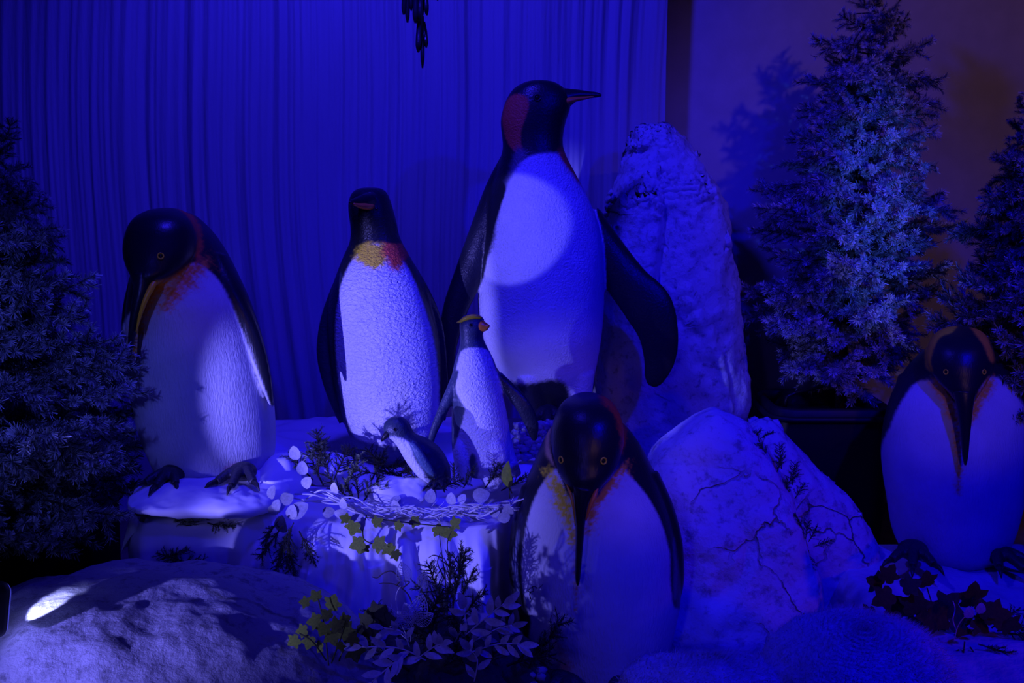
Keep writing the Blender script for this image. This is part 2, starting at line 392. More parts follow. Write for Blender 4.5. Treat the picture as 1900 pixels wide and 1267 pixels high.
def foot(root, px, py, y, scale, heading=-90, spread=26, claws='black_horn', up=0.0):
    c = P(px, py, y); mb = MB(); cl = []
    h = math.radians(heading)
    base = c - Vector((math.cos(h), math.sin(h), 0)) * 0.03 * scale
    ball(mb, base + Vector((0, 0, 0.018 * scale)), 0.035 * scale, ax=(1.1, 1.1, 0.75))
    for k_ in (-1, 0, 1):
        a = h + math.radians(spread) * k_; dv = Vector((math.cos(a), math.sin(a), 0)); L = (0.105 if k_ == 0 else 0.088) * scale
        pts = [base + Vector((0, 0, .02 * scale)), base + dv * L * .35 + Vector((0, 0, .026 * scale)), base + dv * L * .7 + Vector((0, 0, .02 * scale)), base + dv * L + Vector((0, 0, .010 * scale))]
        mb.tube([Vector(q) for q in catmull([tuple(q) for q in pts], 3)], [(.017 - .006 * i / 9) * scale for i in range(10)], 10)
        cl.append((base + dv * L + Vector((0, 0, .012 * scale)), base + dv * (L + .024 * scale) + Vector((0, 0, .010 * scale)), base + dv * (L + .042 * scale) + Vector((0, 0, -.002))))
    me = remesh(mb, 0.004 * scale, 3); me.materials.append(M['foot_skin']); me.polygons.foreach_set('use_smooth', [True] * len(me.polygons)); shift(me, root.location)
    f = link('foot', me, root)
    for q in cl:
        b = MB(); b.tube(q, [.008 * scale, .006 * scale, .0015], 8); b.build('claw', M[claws], f)
    return f
def beak(root, name, pts, d, mat, parent=None):
    mb = MB(); blade(mb, pts, d, 16, 5); return mb.build(name, M[mat], parent or root)

# ================================================================== SETTING
# floor
mb = MB(); n = 2
mb.add([(-3.2, -0.5, 0), (3.2, -0.5, 0), (3.2, 4.9, 0), (-3.2, 4.9, 0), (-3.2, -0.5, -0.08), (3.2, -0.5, -0.08), (3.2, 4.9, -0.08), (-3.2, 4.9, -0.08)],
       [(0, 1, 2, 3), (7, 6, 5, 4), (0, 4, 5, 1), (1, 5, 6, 2), (2, 6, 7, 3), (3, 7, 4, 0)])
tag(mb.build('floor', M['floor'], smooth=False), kind='structure')
mb = MB()
mb.add([(-3.2, 4.8, 0), (3.2, 4.8, 0), (3.2, 4.8, 3.2), (-3.2, 4.8, 3.2), (-3.2, 4.9, 0), (3.2, 4.9, 0), (3.2, 4.9, 3.2), (-3.2, 4.9, 3.2)],
       [(0, 3, 2, 1), (4, 5, 6, 7), (0, 1, 5, 4), (3, 7, 6, 2), (0, 4, 7, 3), (1, 2, 6, 5)])
tag(mb.build('wall_back', M['wall'], smooth=False), kind='structure')

# curtain: finely gathered sheet
x1 = P(1229, 500, 4.62).x; x0 = -2.3
NX, NZ = 1300, 46; mb = MB(); vs = []
rnd = random.Random(3)
for i in range(NZ):
    z = 0.02 + 2.95 * i / (NZ - 1)
    for j in range(NX):
        u = j / (NX - 1); x = x0 + (x1 - x0) * u
        sway = 0.05 * math.sin(z * 1.3 + x * 1.1) + 0.018 * math.sin(z * 3.1 + x * 2.0) + 0.10 * max(0, -x - 0.9) * (2.2 - z)
        q = x + sway
        a = noise.noise(Vector((q * 9, z * 0.35, 0.0))); b = noise.noise(Vector((q * 26, z * 0.5, 4.0))); c = noise.noise(Vector((q * 62, z * 0.9, 9.0)))
        g = noise.noise(Vector((q * 3.2, z * 0.5, 7.0)))
        rid = 1 - abs(noise.noise(Vector((q * 14, z * 0.4, 2.0)))) * 2.2
        y = 4.60 + 0.030 * g + 0.012 * a + (0.013 + 0.016 * g) * b + 0.0055 * c - 0.004 * rid
        vs.append((x + 0.006 * math.sin(z * 2.2) * (1 if j == NX - 1 else 0), y, z))
fs = []
for i in range(NZ - 1):
    for j in range(NX - 1):
        a = i * NX + j; fs.append((a, a + 1, a + NX + 1, a + NX))
mb.add(vs, fs)
tag(mb.build('curtain', M['curtain']), 'wide sheer gathered curtain hanging behind the penguins', 'curtain')

# snow blanket on the right-hand floor
def sheet(name, fx, nx, ny, mat, label=None, cat=None, kind=None, thick=0.02):
    mb = MB(); vs = [fx(i / (nx - 1), j / (ny - 1)) for j in range(ny) for i in range(nx)]
    N = len(vs); vs2 = [(a, b, max(c - thick, 0.0)) for a, b, c in vs]
    fs = []
    for j in range(ny - 1):
        for i in range(nx - 1):
            a = j * nx + i; fs.append((a, a + 1, a + nx + 1, a + nx)); fs.append((a + N, a + nx + N, a + nx + 1 + N, a + 1 + N))
    for i in range(nx - 1):
        a = i; fs.append((a, a + N, a + 1 + N, a + 1)); a = (ny - 1) * nx + i; fs.append((a, a + 1, a + 1 + N, a + N))
    for j in range(ny - 1):
        a = j * nx; fs.append((a, a + nx, a + nx + N, a + N)); a = j * nx + nx - 1; fs.append((a, a + N, a + nx + N, a + nx))
    mb.add(vs + vs2, fs); o = mb.build(name, mat); tag(o, label, cat, kind=kind); return o
def fx(u, v):
    y = 2.2 + 1.72 * v; xs = 0.98 + 0.10 * noise.noise(Vector((y * 3, 0, 9))) + (0.25 * max(0, 2.75 - y)); x = xs + (2.15 - xs) * u
    e = min(u * 9, (1 - v) * 7, 1, v * 6); e = max(e, 0)
    if u * 9 < 1: e = min(e, u * 9)
    z = 0.19 * sstep(np.array(e)).item() + 0.03 * noise.noise(Vector((x * 3, y * 3, 0))) + 0.012 * noise.noise(Vector((x * 11, y * 11, 3)))
    z *= 1.0 if e > 0.3 else e / 0.3
    return (x, y + 0.04 * noise.noise(Vector((x * 4, v, 5))), max(z, 0.01))
sheet('snow_blanket', fx, 170, 130, M['snow_cloth'], 'rumpled white snow blanket spread under the right-hand penguin', 'blanket')

# rocks ---------------------------------------------------------------
def fbm(v, s, o=4):
    t = 0; a = 1; f = s
    for _ in range(o): t += a * noise.noise(v * f); a *= 0.5; f *= 2.1
    return t
def displace(me, amp, scale, ridge=0.0, seed=0.0, rs=3.0, dirs=()):
    me.update(); n = len(me.vertices); over = {}
    for a, b, dv in dirs:
        for i in range(a, b): over[i] = Vector(dv)
    off = Vector((seed, seed * 2, -seed))
    for v in me.vertices:
        p = v.co + off; dsp = amp * fbm(p, scale, 4)
        if ridge: dsp -= ridge * max(0, 1 - abs(noise.noise(Vector((p.x * rs, p.y * rs, p.z * rs * .6)))) * 9)
        v.co += over.get(v.index, v.normal) * dsp
    me.update()
def star_rock(name, poly, d, thick, mat, label, amp=0.02, ridge=0.012, seed=0, back=0.5, pe=3.0, tilt=0.0, nt=150, nr=34, cat='rock', lean=0.0, parent=None, ctr=None):
    poly = smoothpoly(poly, 6); poly = np.array(poly); c = np.array(ctr) if ctr else poly.mean(axis=0)
    ang = np.arctan2(poly[:, 1] - c[1], poly[:, 0] - c[0]); rad = np.hypot(*(poly - c).T)
    o = np.argsort(ang); ang = ang[o]; rad = rad[o]
    A = np.concatenate([ang - 2 * PI, ang, ang + 2 * PI]); Rr = np.concatenate([rad] * 3)
    mb = MB(); vs = []
    rs = []
    for i in range(nr):
        t = math.sin(PI / 2 * i / (nr - 1)); rs.append((t, -1))
    for i in range(nr - 2, -1, -1):
        rs.append((math.sin(PI / 2 * i / (nr - 1)), 1))
    for t, sgn in rs:
        h = (1 - t ** pe) ** (1 / pe) * thick * (1 if sgn < 0 else back) * sgn
        for j in range(nt):
            a = -PI + 2 * PI * j / nt; r = np.interp(a, A, Rr) * max(t, 1e-3)
            px = c[0] + r * math.cos(a); py = c[1] + r * math.sin(a)
            q = P(px, py, d); q0 = P(px, py, d + h)
            # keep the outline at its own depth, lean with height
            vs.append((q.x, d + h + lean * (q.z - 0.3), q.z))
    mb.add(vs, grid_faces(len(rs), nt, False))
    me = mb.mesh(name, mat); displace(me, amp, 5.0, ridge, seed, dirs=[(0, nt * int(nr * .62), (0, -1, 0)), (len(rs) * nt - nt * int(nr * .62), len(rs) * nt, (0, 1, 0))])
    ob = link(name, me, parent)
    if not parent: tag(ob, label, cat)
    return ob
# standing stone
mb = MB()
loft(mb, [(238, 1196, 1216, 0, .03), (243, 1180, 1240, 0, .07), (258, 1172, 1268, 0, .10), (285, 1166, 1292, 0, .13), (325, 1148, 1315, 0, .15), (350, 1136, 1332, 0, .16), (385, 1128, 1346, 0, .17),
          (430, 1122, 1353, 0, .18), (500, 1116, 1362, 0, .19), (560, 1110, 1374, 0, .20), (640, 1106, 1384, 0, .20), (720, 1106, 1388, 0, .20), (800, 1108, 1384, 0, .2), (900, 1110, 1380, 0, .2), (1010, 1110, 1378, 0, .2)], 4.3, 150, 12, 2.5)
me = mb.mesh('standing_stone', M['stone']); displace(me, 0.03, 5.0, 0.02, 5)
for v in me.vertices:   # long vertical groove below the head of the stone and the shoulder notch at the left
    q = blueprint(np.array([[v.co.x, v.co.y, v.co.z]]))[0]
    if v.co.y < 4.3:
        g = math.exp(-((q[0] - 1232 - 6 * math.sin(q[1] * .02)) / 9) ** 2) * max(0, min(1, (q[1] - 310) / 60)) * max(0, min(1, (640 - q[1]) / 80))
        v.co.y += 0.045 * g
        g2 = math.exp(-((q[1] - 285 - (q[0] - 1170) * -.15) / 7) ** 2) * max(0, min(1, (1215 - q[0]) / 20))
        v.co.y += 0.05 * g2
tag(link('standing_stone', me), 'tall upright pale stone behind the tallest penguin', 'rock')
star_rock('rock_slab', [(1200, 885), (1262, 822), (1330, 776), (1362, 784), (1402, 812), (1450, 880), (1482, 950), (1500, 1030), (1503, 1090), (1470, 1160), (1385, 1225), (1240, 1215), (1190, 1100)], 3.24, .19,
          M['slab_stone'], 'big pale cracked rock right beside the front bowed penguin', .022, .014, 2, pe=4.2, lean=0.30)
star_rock('rock_slab', [(1385, 815), (1425, 784), (1452, 790), (1500, 850), (1560, 905), (1596, 945), (1624, 1010), (1612, 1058), (1560, 1108), (1455, 1172), (1350, 1200), (1330, 1000)], 3.60, .13,
          M['slab_stone'], 'second pale rock leaning behind the cracked rock, in front of the black tub', .018, .010, 11, pe=3.0, lean=0.22)

def blob(name, c, r, mat, label, e=(2.6, 2.6), amp=.015, ridge=0.0, seed=0, nt=160, nn=80, cat='rock', zcut=0.0, scale=5.0, rot=0.0, warp=None):
    vs = []; nd = []
    for i in range(nn + 1):
        th = PI * i / nn
        for j in range(nt):
            a = 2 * PI * j / nt
            ct, st, s1, c1 = math.cos(a), math.sin(a), math.sin(th), math.cos(th)
            pw = lambda q, p: math.copysign(abs(q) ** p, q)
            x = pw(s1, 2 / e[1]) * pw(ct, 2 / e[0]) * r[0]; y = pw(s1, 2 / e[1]) * pw(st, 2 / e[0]) * r[1]; z = pw(c1, 2 / e[1]) * r[2]
            x, y = x * math.cos(rot) - y * math.sin(rot), x * math.sin(rot) + y * math.cos(rot)
            gx, gy, gz = pw(s1, 2 - 2 / e[1]) * pw(ct, 2 - 2 / e[0]) / r[0], pw(s1, 2 - 2 / e[1]) * pw(st, 2 - 2 / e[0]) / r[1], pw(c1, 2 - 2 / e[1]) / r[2]
            gx, gy = gx * math.cos(rot) - gy * math.sin(rot), gx * math.sin(rot) + gy * math.cos(rot)
            vs.append((x, y, z)); nd.append(Vector((gx, gy, gz)).normalized())
    mb = MB(); mb.add(vs, grid_faces(nn + 1, nt, True)); me = mb.mesh(name, mat)
    displace(me, amp, scale, ridge, seed, dirs=[(i, i + 1, q) for i, q in enumerate(nd)])
    if warp:
        for v in me.vertices: v.co = warp(v.co)
    me.transform(Matrix.Translation(Vector(c)))
    for v in me.vertices: v.co.z = max(v.co.z, zcut)
    o = link(name, me); tag(o, label, cat); return o

# foreground boulder at bottom left, sloping to the camera
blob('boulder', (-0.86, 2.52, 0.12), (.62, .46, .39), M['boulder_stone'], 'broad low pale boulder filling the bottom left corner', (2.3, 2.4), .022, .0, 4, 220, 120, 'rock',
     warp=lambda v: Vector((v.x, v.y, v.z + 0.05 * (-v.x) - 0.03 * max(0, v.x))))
blob('rock', (-0.33, 2.33, 0.05), (.30, .36, .24), M['boulder_stone'], 'lower pale rock hump right of the broad boulder, under the ivy', (2.4, 2.4), .02, .006, 9, 120, 70)

# black tubs -----------------------------------------------------------
def rrect(hx, hy, r, k=8):
    o = []
    for (sx, sy, a0) in ((1, 1, 0), (-1, 1, 90), (-1, -1, 180), (1, -1, 270)):
        for i in range(k + 1):
            a = math.radians(a0 + 90 * i / k); o.append((sx * (hx - r) + r * math.cos(a), sy * (hy - r) + r * math.sin(a)))
    return o
def tub(c, hx, hy, h, label):
    root = empty('planter_tub', c, label, 'tub'); mb = MB(); vs = []
    prof = [(0.0, .80), (.02, .86), (.08, .93), (.3, .97), (.7, .99), (.92, 1.0), (.985, .985), (1.0, .93), (.985, .86), (.9, .85)]
    for t, s in prof:
        for x, y in rrect(hx * s, hy * s, min(hx, hy) * .45 * s): vs.append((c[0] + x, c[1] + y, c[2] + h * t))
    k = len(rrect(1, 1, .3)); fs = grid_faces(len(prof), k)
    fs.append(tuple(range(k))[::-1]); fs.append(tuple(range(len(vs) - k, len(vs)))); mb.add(vs, fs)
    mb.build('tub_wall', M['black_plastic'], root)
    mb = MB(); pts = [(c[0] + x * 1.0, c[1] + y, c[2] + h * .93) for x, y in rrect(hx * 1.015, hy * 1.015, min(hx, hy) * .45)]; pts.append(pts[0])
    mb.tube(pts, .012, 8); mb.build('rim', M['black_plastic'], root)
    mb = MB(); z = c[2] + h
    mb.tube([(c[0] - hx * .75, c[1] - hy * .6, z - .02), (c[0] - hx * .72, c[1] - hy * .6, z + .03), (c[0] - hx * .6, c[1] - hy * .6, z + .045), (c[0] - .02, c[1] - hy * .3, z + .06)], .008, 8)
    mb.build('handle', M['black_metal'], root)
    return root
tub((P(1522, 800, 4.25).x, 4.25, 0), .235, .20, .60, 'big black tub under the tallest frosted tree')
tub((P(95, 970, 3.25).x - .06, 3.28, 0), .22, .18, .50, 'black tub under the left tree, behind the broad boulder')

# ================================================================== CLOTH PLATFORM
zt = P(500, 952, 2.97).z
xl = P(232, 980, 3.02).x; xr = P(965, 980, 3.02).x + .33
def yfront(x): return 2.97 + .24 * float(sstep((x + .05) / .1))
def drape(u, v):
    x = xl + (xr - xl) * u
    f1 = noise.noise(Vector((x * 5.5, 0, 1))); f2 = noise.noise(Vector((x * 15, 0, 2))); f3 = noise.noise(Vector((x * 32, 0, 5)))
    if v < 0.5:      # top, back to front
        t = v / 0.5; y = 4.25 - (4.25 - yfront(x)) * t
        z = zt - .02 + .028 * noise.noise(Vector((x * 4, y * 4, 0))) + .012 * noise.noise(Vector((x * 13, y * 13, 2)))
        e = min(1, u * 14); z -= (1 - e) ** 2 * .10; e2 = max(0, min(1, (1 - u) * 8)); z -= (1 - e2) ** 2 * .4
        y -= .03 * max(0, t - .85) / .15 * f1
        return (x, y, z)
    t = (v - .5) / .5
    s = min(1, max(0, (x - (xl + .33)) / .15))       # tight on the left, folded to the right
    dz = (zt - .02) * (1 - (1 - min(t * 1.02, 1)))
    z = zt - .02 - dz
    roll = math.sin(min(t * 7, 1) * PI / 2)
    y = yfront(x) - .045 * roll - .03 * f1
    q = x + .05 * t * math.sin(x * 9) + .03 * noise.noise(Vector((x * 3, z * 5, 3)))
    g1 = 1 - abs(noise.noise(Vector((q * 8.5, z * .8, 11)))) * 2.4; g2 = noise.noise(Vector((q * 20, z * 1.3, 2))); g3 = noise.noise(Vector((q * 42, z * 2, 5)))
    amp = (.25 + .75 * s) * min(1, t * 5)
    y -= amp * (.085 * g1 * (.5 + t) + .075 * g2 + .022 * g3)
    y += .02 * t - .05 * t * s
    if x < xl + .1: y += (1 - (x - xl) / .1) ** 2 * .12
    zz = z + .028 * noise.noise(Vector((x * 4, y * 4, 0))) * (1 - min(1, t * 3)) + (.012 * noise.noise(Vector((x * 13, y * 13, 2))) if t < .2 else 0)
    return (x, y, max(zz, .012))
mb = MB(); NX, NV = 420, 260
vs = [drape(i / (NX - 1), j / (NV - 1)) for j in range(NV) for i in range(NX)]
mb.add(vs, [(j * NX + i, (j + 1) * NX + i, (j + 1) * NX + i + 1, j * NX + i + 1) for j in range(NV - 1) for i in range(NX - 1)])
# left return
vsL = []
root = empty('draped_platform', (P(600, 1000, 3.3).x, 3.6, 0), 'platform draped in folded white cloth under the left penguins', 'platform')
mb.build('cloth', M['cloth'], root)
mb = MB()
x0_, x1_, y0_, y1_ = xl + .06, min(xr - .12, 0.0), 3.1, 4.2; z1_ = zt - .075
mb.add([(x0_, y0_, 0), (x1_, y0_, 0), (x1_, y1_, 0), (x0_, y1_, 0), (x0_, y0_, z1_), (x1_, y0_, z1_), (x1_, y1_, z1_), (x0_, y1_, z1_)],
       [(3, 2, 1, 0), (4, 5, 6, 7), (0, 1, 5, 4), (1, 2, 6, 5), (2, 3, 7, 6), (3, 0, 4, 7)])
mb.build('platform_box', M['black_plastic'], root, smooth=False)
mb = MB()
NS = 60; vs = []
for j in range(30):
    z = zt * .97 * j / 29
    for i in range(NS):
        y = 3.09 + 1.14 * i / (NS - 1); vs.append((xl - .0 - .012 * noise.noise(Vector((y * 12, z * 2, 0))) + .03 * (j / 29) ** 6, y, z))
mb.add(vs, [(j * NS + i, (j + 1) * NS + i, (j + 1) * NS + i + 1, j * NS + i + 1) for j in range(29) for i in range(NS - 1)])
mb.build('side_cloth', M['cloth'], root)

# cloth-covered slab under the left bowed penguin
ca = P(245, 925, 2.98); cb = P(500, 925, 2.98)
blob('snow_slab', ((ca.x + cb.x) / 2, 3.20, zt + .026), ((cb.x - ca.x) / 2 + .03, .31, .036), M['cloth'],
     'smooth white slab under the feet of the left bowed penguin', (4.5, 3.0), .013, 0, 3, 200, 50, 'slab', scale=6)
def hump(px, py, d, rx, ry, rz, label, seed):
    c = P(px, py, d); blob('snow_mound', (c.x, c.y, c.z), (rx, ry, rz), M['cloth'], label, (2.2, 2.2), .02, 0, seed, 70, 40, 'mound', scale=7)
hump(527, 890, 3.26, .075, .20, .075, 'white cloth hump right of the slab, left of the dark foliage', 1)
hump(612, 872, 3.35, .085, .10, .045, 'small white mound below the left edge of the upright penguin', 2)
hump(752, 925, 3.02, .10, .07, .06, 'white mound in front of the chick behind the twig garland', 6)

# ================================================================== PENGUINS
# --- tallest penguin -------------------------------------------------
d = 3.9
root = empty('penguin_statue', P(1020, 790, d), 'tallest penguin statue looking right with beak in profile and spread flippers', 'penguin')
mb = MB()
loft(mb, [(149, 992, 1010, .0, .02), (152, 975, 1028, .0, .045), (163, 955, 1046, .0, .062), (180, 942, 1057, 0, .072), (200, 934, 1058, 0, .078), (225, 929, 1050, 0, .08), (250, 931, 1045, 0, .08), (272, 933, 1045, 0, .085),
          (292, 929, 1052, .0, .095), (315, 922, 1064, 0, .11), (345, 912, 1080, 0, .13), (385, 904, 1099, 0, .155), (425, 899, 1112, 0, .17), (480, 892, 1120, 0, .185), (540, 887, 1121, 0, .19),
          (590, 888, 1119, 0, .19), (630, 896, 1115, 0, .185), (665, 912, 1109, .01, .175), (700, 934, 1102, .02, .16), (735, 955, 1094, .03, .14), (765, 970, 1086, .04, .12), (800, 985, 1078, .05, .10)], d, 56, 4)
blade(mb, [(950, 290, .02, 18, .05), (925, 350, .02, 24, .05), (898, 430, -.01, 27, .045), (872, 505, -.04, 28, .032), (846, 570, -.06, 24, .024), (832, 630, -.07, 19, .02), (828, 690, -.07, 13, .016), (831, 735, -.07, 5, .010)], d)
blade(mb, [(1085, 400, .03, 30, .05), (1125, 468, .02, 36, .045), (1165, 525, -.01, 40, .032), (1203, 570, -.04, 46, .024), (1222, 620, -.05, 38, .02), (1224, 665, -.05, 31, .017), (1214, 702, -.05, 20, .013), (1208, 716, -.05, 8, .009)], d)
blade(mb, [(985, 690, -.08, 32, .07), (992, 740, -.07, 30, .06), (1003, 790, -.05, 20, .05)], d)
blade(mb, [(1070, 690, -.05, 34, .07), (1070, 740, -.05, 28, .06), (1062, 800, -.04, 22, .05)], d)
belly = [(972, 290), (948, 325), (930, 370), (920, 420), (914, 455), (898, 490), (888, 530), (888, 600), (900, 650), (925, 695), (948, 708), (972, 712), (1000, 708), (1030, 704), (1052, 716), (1062, 742), (1085, 752), (1105, 740), (1135, 690), (1150, 500), (1140, 400), (1100, 330), (1062, 296), (1045, 285), (1010, 284)]
finish_body(mb, root, [('poly', belly, WHITE, 5.5, d + .06),
    ('poly', [(1036, 276), (1052, 280), (1070, 312), (1095, 350), (1086, 352), (1062, 325), (1042, 298)], RED, 5, d + .1),
    ('poly', [(1046, 280), (930, 290), (905, 360), (925, 350), (958, 305), (1000, 284)], BLACK, 3, None),
    ('poly', [(944, 182), (958, 174), (976, 180), (981, 195), (977, 212), (969, 235), (966, 256), (969, 278), (969, 291), (958, 284), (944, 268), (936, 248), (932, 220), (936, 196)], (0.85, .14, .05), 2.5, d + .2),
    ('poly', [(958, 272), (975, 284), (966, 300), (945, 330), (935, 345), (948, 310)], (.12, .12, .15), 7, d + .2, 1),
    ('line', [(1085, 400, 26), (1125, 468, 33), (1165, 525, 40), (1203, 570, 50), (1222, 620, 44), (1214, 720, 38)], BLACK, 1.5, d + .3) if False else ('poly', [(1106, 384), (1125, 400), (1270, 530), (1290, 740), (1190, 740), (1150, 640), (1128, 570), (1124, 500), (1119, 440)], BLACK, 1.5, None),
    ('line', [(925, 350, 14), (895, 430, 18), (872, 505, 27), (846, 570, 25), (832, 630, 22), (831, 740, 12)], BLACK, 2, None)],
    M['fine_feathers'], .0052)
bk = beak(root, 'beak', [(1028, 185, 0, 26, .040), (1048, 182, 0, 19, .032), (1068, 177, 0, 11, .022), (1090, 176, 0, 7, .014), (1108, 176, 0, 4.5, .008), (1116, 177, 0, 2, .004)], d, 'black_horn')
for s in (-1, 1):
    q = MB(); blade(q, [(1034, 194, s * .026, 3, .006), (1050, 188, s * .030, 5.5, .008), (1066, 184.5, s * .024, 4.5, .007), (1084, 182, s * .014, 3, .005), (1102, 179, s * .007, 1.2, .003)], d, 12, 4)
    q.build('beak_stripe', M['orange_horn'], bk)
eye(root, 997, 181, d - .066, .011, True, (0, -1, 0), 'black_horn')
foot(root, 1015, 778, d - .13, 1.2, -90, claws='pale_claw'); foot(root, 1075, 790, d - .10, 1.2, -80)

# --- upright penguin left of it --------------------------------------
d = 3.68
root = empty('penguin_statue', P(725, 860, d), 'upright penguin statue with raised head, bright dimpled belly and orange throat patch', 'penguin')
mb = MB()
loft(mb, [(348, 676, 698, 0, .02), (351, 662, 710, 0, .04), (360, 652, 719, 0, .06), (375, 647, 725, 0, .073), (395, 647, 731, 0, .078), (415, 650, 736, 0, .075), (435, 651, 740, 0, .075), (452, 648, 747, 0, .082),
          (470, 640, 757, 0, .10), (500, 628, 773, 0, .13), (540, 615, 790, 0, .155), (590, 609, 806, 0, .175), (640, 611, 816, 0, .185), (700, 619, 821, 0, .185), (750, 630, 820, 0, .18), (795, 645, 812, 0, .165), (825, 660, 797, 0, .145), (850, 682, 775, 0, .11), (866, 705, 750, 0, .06)], d, 56, 4)
blade(mb, [(648, 495, .03, 14, .04), (626, 545, .02, 15, .035), (608, 600, 0, 15, .025), (602, 655, -.02, 15, .018), (610, 705, -.03, 13, .015), (622, 750, -.03, 9, .012), (632, 785, -.03, 3, .008)], d)
blade(mb, [(756, 495, .03, 14, .04), (784, 545, .03, 15, .035), (806, 600, .02, 15, .025), (816, 660, .0, 13, .018), (822, 720, 0, 10, .015), (824, 780, 0, 4, .01)], d)
belly = [(664, 470), (648, 492), (634, 525), (625, 570), (622, 620), (626, 690), (636, 750), (648, 792), (668, 818), (720, 828), (770, 826), (800, 805), (814, 760), (814, 700), (808, 650), (797, 600), (782, 555), (766, 515), (748, 482), (735, 462), (700, 452), (672, 456)]
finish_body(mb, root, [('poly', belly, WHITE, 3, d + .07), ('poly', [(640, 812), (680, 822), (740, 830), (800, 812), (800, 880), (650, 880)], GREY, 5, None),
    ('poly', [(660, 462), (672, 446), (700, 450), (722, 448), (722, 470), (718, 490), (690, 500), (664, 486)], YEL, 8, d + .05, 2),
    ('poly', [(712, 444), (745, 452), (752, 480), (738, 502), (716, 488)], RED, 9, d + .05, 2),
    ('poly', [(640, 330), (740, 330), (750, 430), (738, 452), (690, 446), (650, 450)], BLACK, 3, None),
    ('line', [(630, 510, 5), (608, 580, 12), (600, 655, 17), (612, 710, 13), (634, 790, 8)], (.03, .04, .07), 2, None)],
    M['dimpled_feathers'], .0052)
bk = beak(root, 'beak', [(690, 372, -.055, 14, .02), (676, 373, -.085, 13, .02), (664, 374, -.11, 9, .015), (652, 374.5, -.14, 4, .008), (648, 376, -.15, 1.5, .003)], d, 'black_horn')
q = MB(); blade(q, [(692, 383, -.070, 5, .008), (678, 383, -.104, 6, .010), (665, 381, -.125, 4, .008), (655, 378, -.142, 2, .004)], d, 12, 4); q.build('beak_stripe', M['orange_horn'], bk)
eye(root, 699, 388, d - .070, .007, False); eye(root, 655, 386, d - .055, .006, False)

# --- left bowed penguin ----------------------------------------------
d = 3.28
root = empty('penguin_statue', P(400, 890, d), 'left bowed penguin statue with one yellow eye, standing on a white slab beside the tree', 'penguin')
mb = MB()
loft(mb, [(392, 312, 335, .06, .03), (398, 290, 356, .05, .07), (415, 272, 377, .04, .11), (440, 262, 399, .03, .135), (475, 255, 421, .02, .155), (515, 247, 441, .01, .17), (555, 241, 459, 0, .185), (605, 238, 477, 0, .195),
          (650, 240, 489, 0, .20), (700, 244, 499, 0, .20), (750, 251, 506, 0, .20), (800, 264, 509, 0, .195), (840, 279, 508, 0, .185), (868, 294, 500, 0, .17), (888, 318, 482, 0, .13)], d, 56, 4)
loft(mb, [(386, 295, 318, -.02, .03), (390, 275, 335, -.04, .06), (402, 253, 352, -.06, .09), (420, 240, 362, -.075, .105), (445, 233, 366, -.085, .115), (468, 232, 363, -.10, .115), (488, 236, 352, -.12, .105), (505, 243, 332, -.15, .085),
          (518, 247, 310, -.175, .06), (530, 248, 292, -.19, .045)], d, 40, 4)
blade(mb, [(405, 480, .0, 18, .05), (435, 545, -.04, 20, .05), (460, 610, -.06, 21, .035), (480, 670, -.07, 18, .025), (495, 720, -.07, 11, .018), (504, 753, -.07, 3, .008)], d)
blade(mb, [(262, 500, .06, 16, .04), (243, 570, .05, 14, .03), (238, 640, .03, 12, .02), (246, 700, .03, 6, .01)], d)
belly = [(362, 488), (330, 500), (290, 520), (262, 570), (225, 620), (225, 900), (340, 920), (540, 900), (530, 740), (498, 744), (484, 722), (466, 672), (450, 620), (434, 575), (415, 535), (392, 505)]
finish_body(mb, root, [('poly', belly, (.62, .62, .64), 3.5, d + .10),
    ('line', [(425, 560, 1.5), (447, 615, 2.5), (466, 665, 3.0), (486, 715, 3.0), (500, 748, 1.5)], (.7, .72, .75), 1.5, d + .05),
    ('line', [(400, 470, 12), (440, 545, 12), (470, 620, 13), (492, 690, 11), (505, 750, 3.5)], BLACK, 2, None),
    ('line', [(345, 492, 8), (300, 520, 12), (268, 565, 12), (252, 620, 9), (247, 660, 3)], (.9, .42, .02), 12, d, 2),
    ('line', [(375, 495, 8), (340, 515, 20), (310, 560, 10)], (.85, .25, .03), 22, d, 2),
    ('poly', [(318, 384), (352, 392), (372, 430), (374, 470), (366, 490), (360, 470), (366, 440), (352, 412), (325, 400)], (.6, .10, .02), 6, d + .05, 2),
    ('poly', [(300, 380), (345, 398), (364, 440), (360, 478), (340, 498), (312, 516), (290, 522), (240, 540), (215, 480), (230, 400)], BLACK, 2.5, None),
    ('line', [(292, 522, 2), (276, 535, 3), (262, 560, 3), (254, 590, 2)], YEL, 2, d - .1),
    ('line', [(420, 872, 3), (445, 866, 5), (470, 868, 3)], (.6, .2, .3), 7, d, 2)],
    M['hairy_feathers'], .0052)
bk = beak(root, 'beak', [(268, 512, -.20, 19, .035), (264, 540, -.215, 16, .03), (256, 570, -.225, 12, .024), (248, 605, -.23, 8, .018), (243, 635, -.23, 5.5, .012), (240, 660, -.225, 2.5, .006)], d, 'black_horn')
q = MB(); blade(q, [(291, 518, -.205, 3, .006), (282, 532, -.232, 6, .009), (270, 556, -.246, 5, .008), (260, 585, -.246, 3.5, .006), (253, 615, -.242, 1.5, .004)], d, 12, 4); q.build('beak_stripe', M['yellow_horn'], bk)
eye(root, 298, 475, d - .213, .008, True, (-.1, -1, 0))
foot(root, 445, 893, d - .20, 1.1, -92, 34); foot(root, 312, 895, d - .20, 1.05, -98, 30)

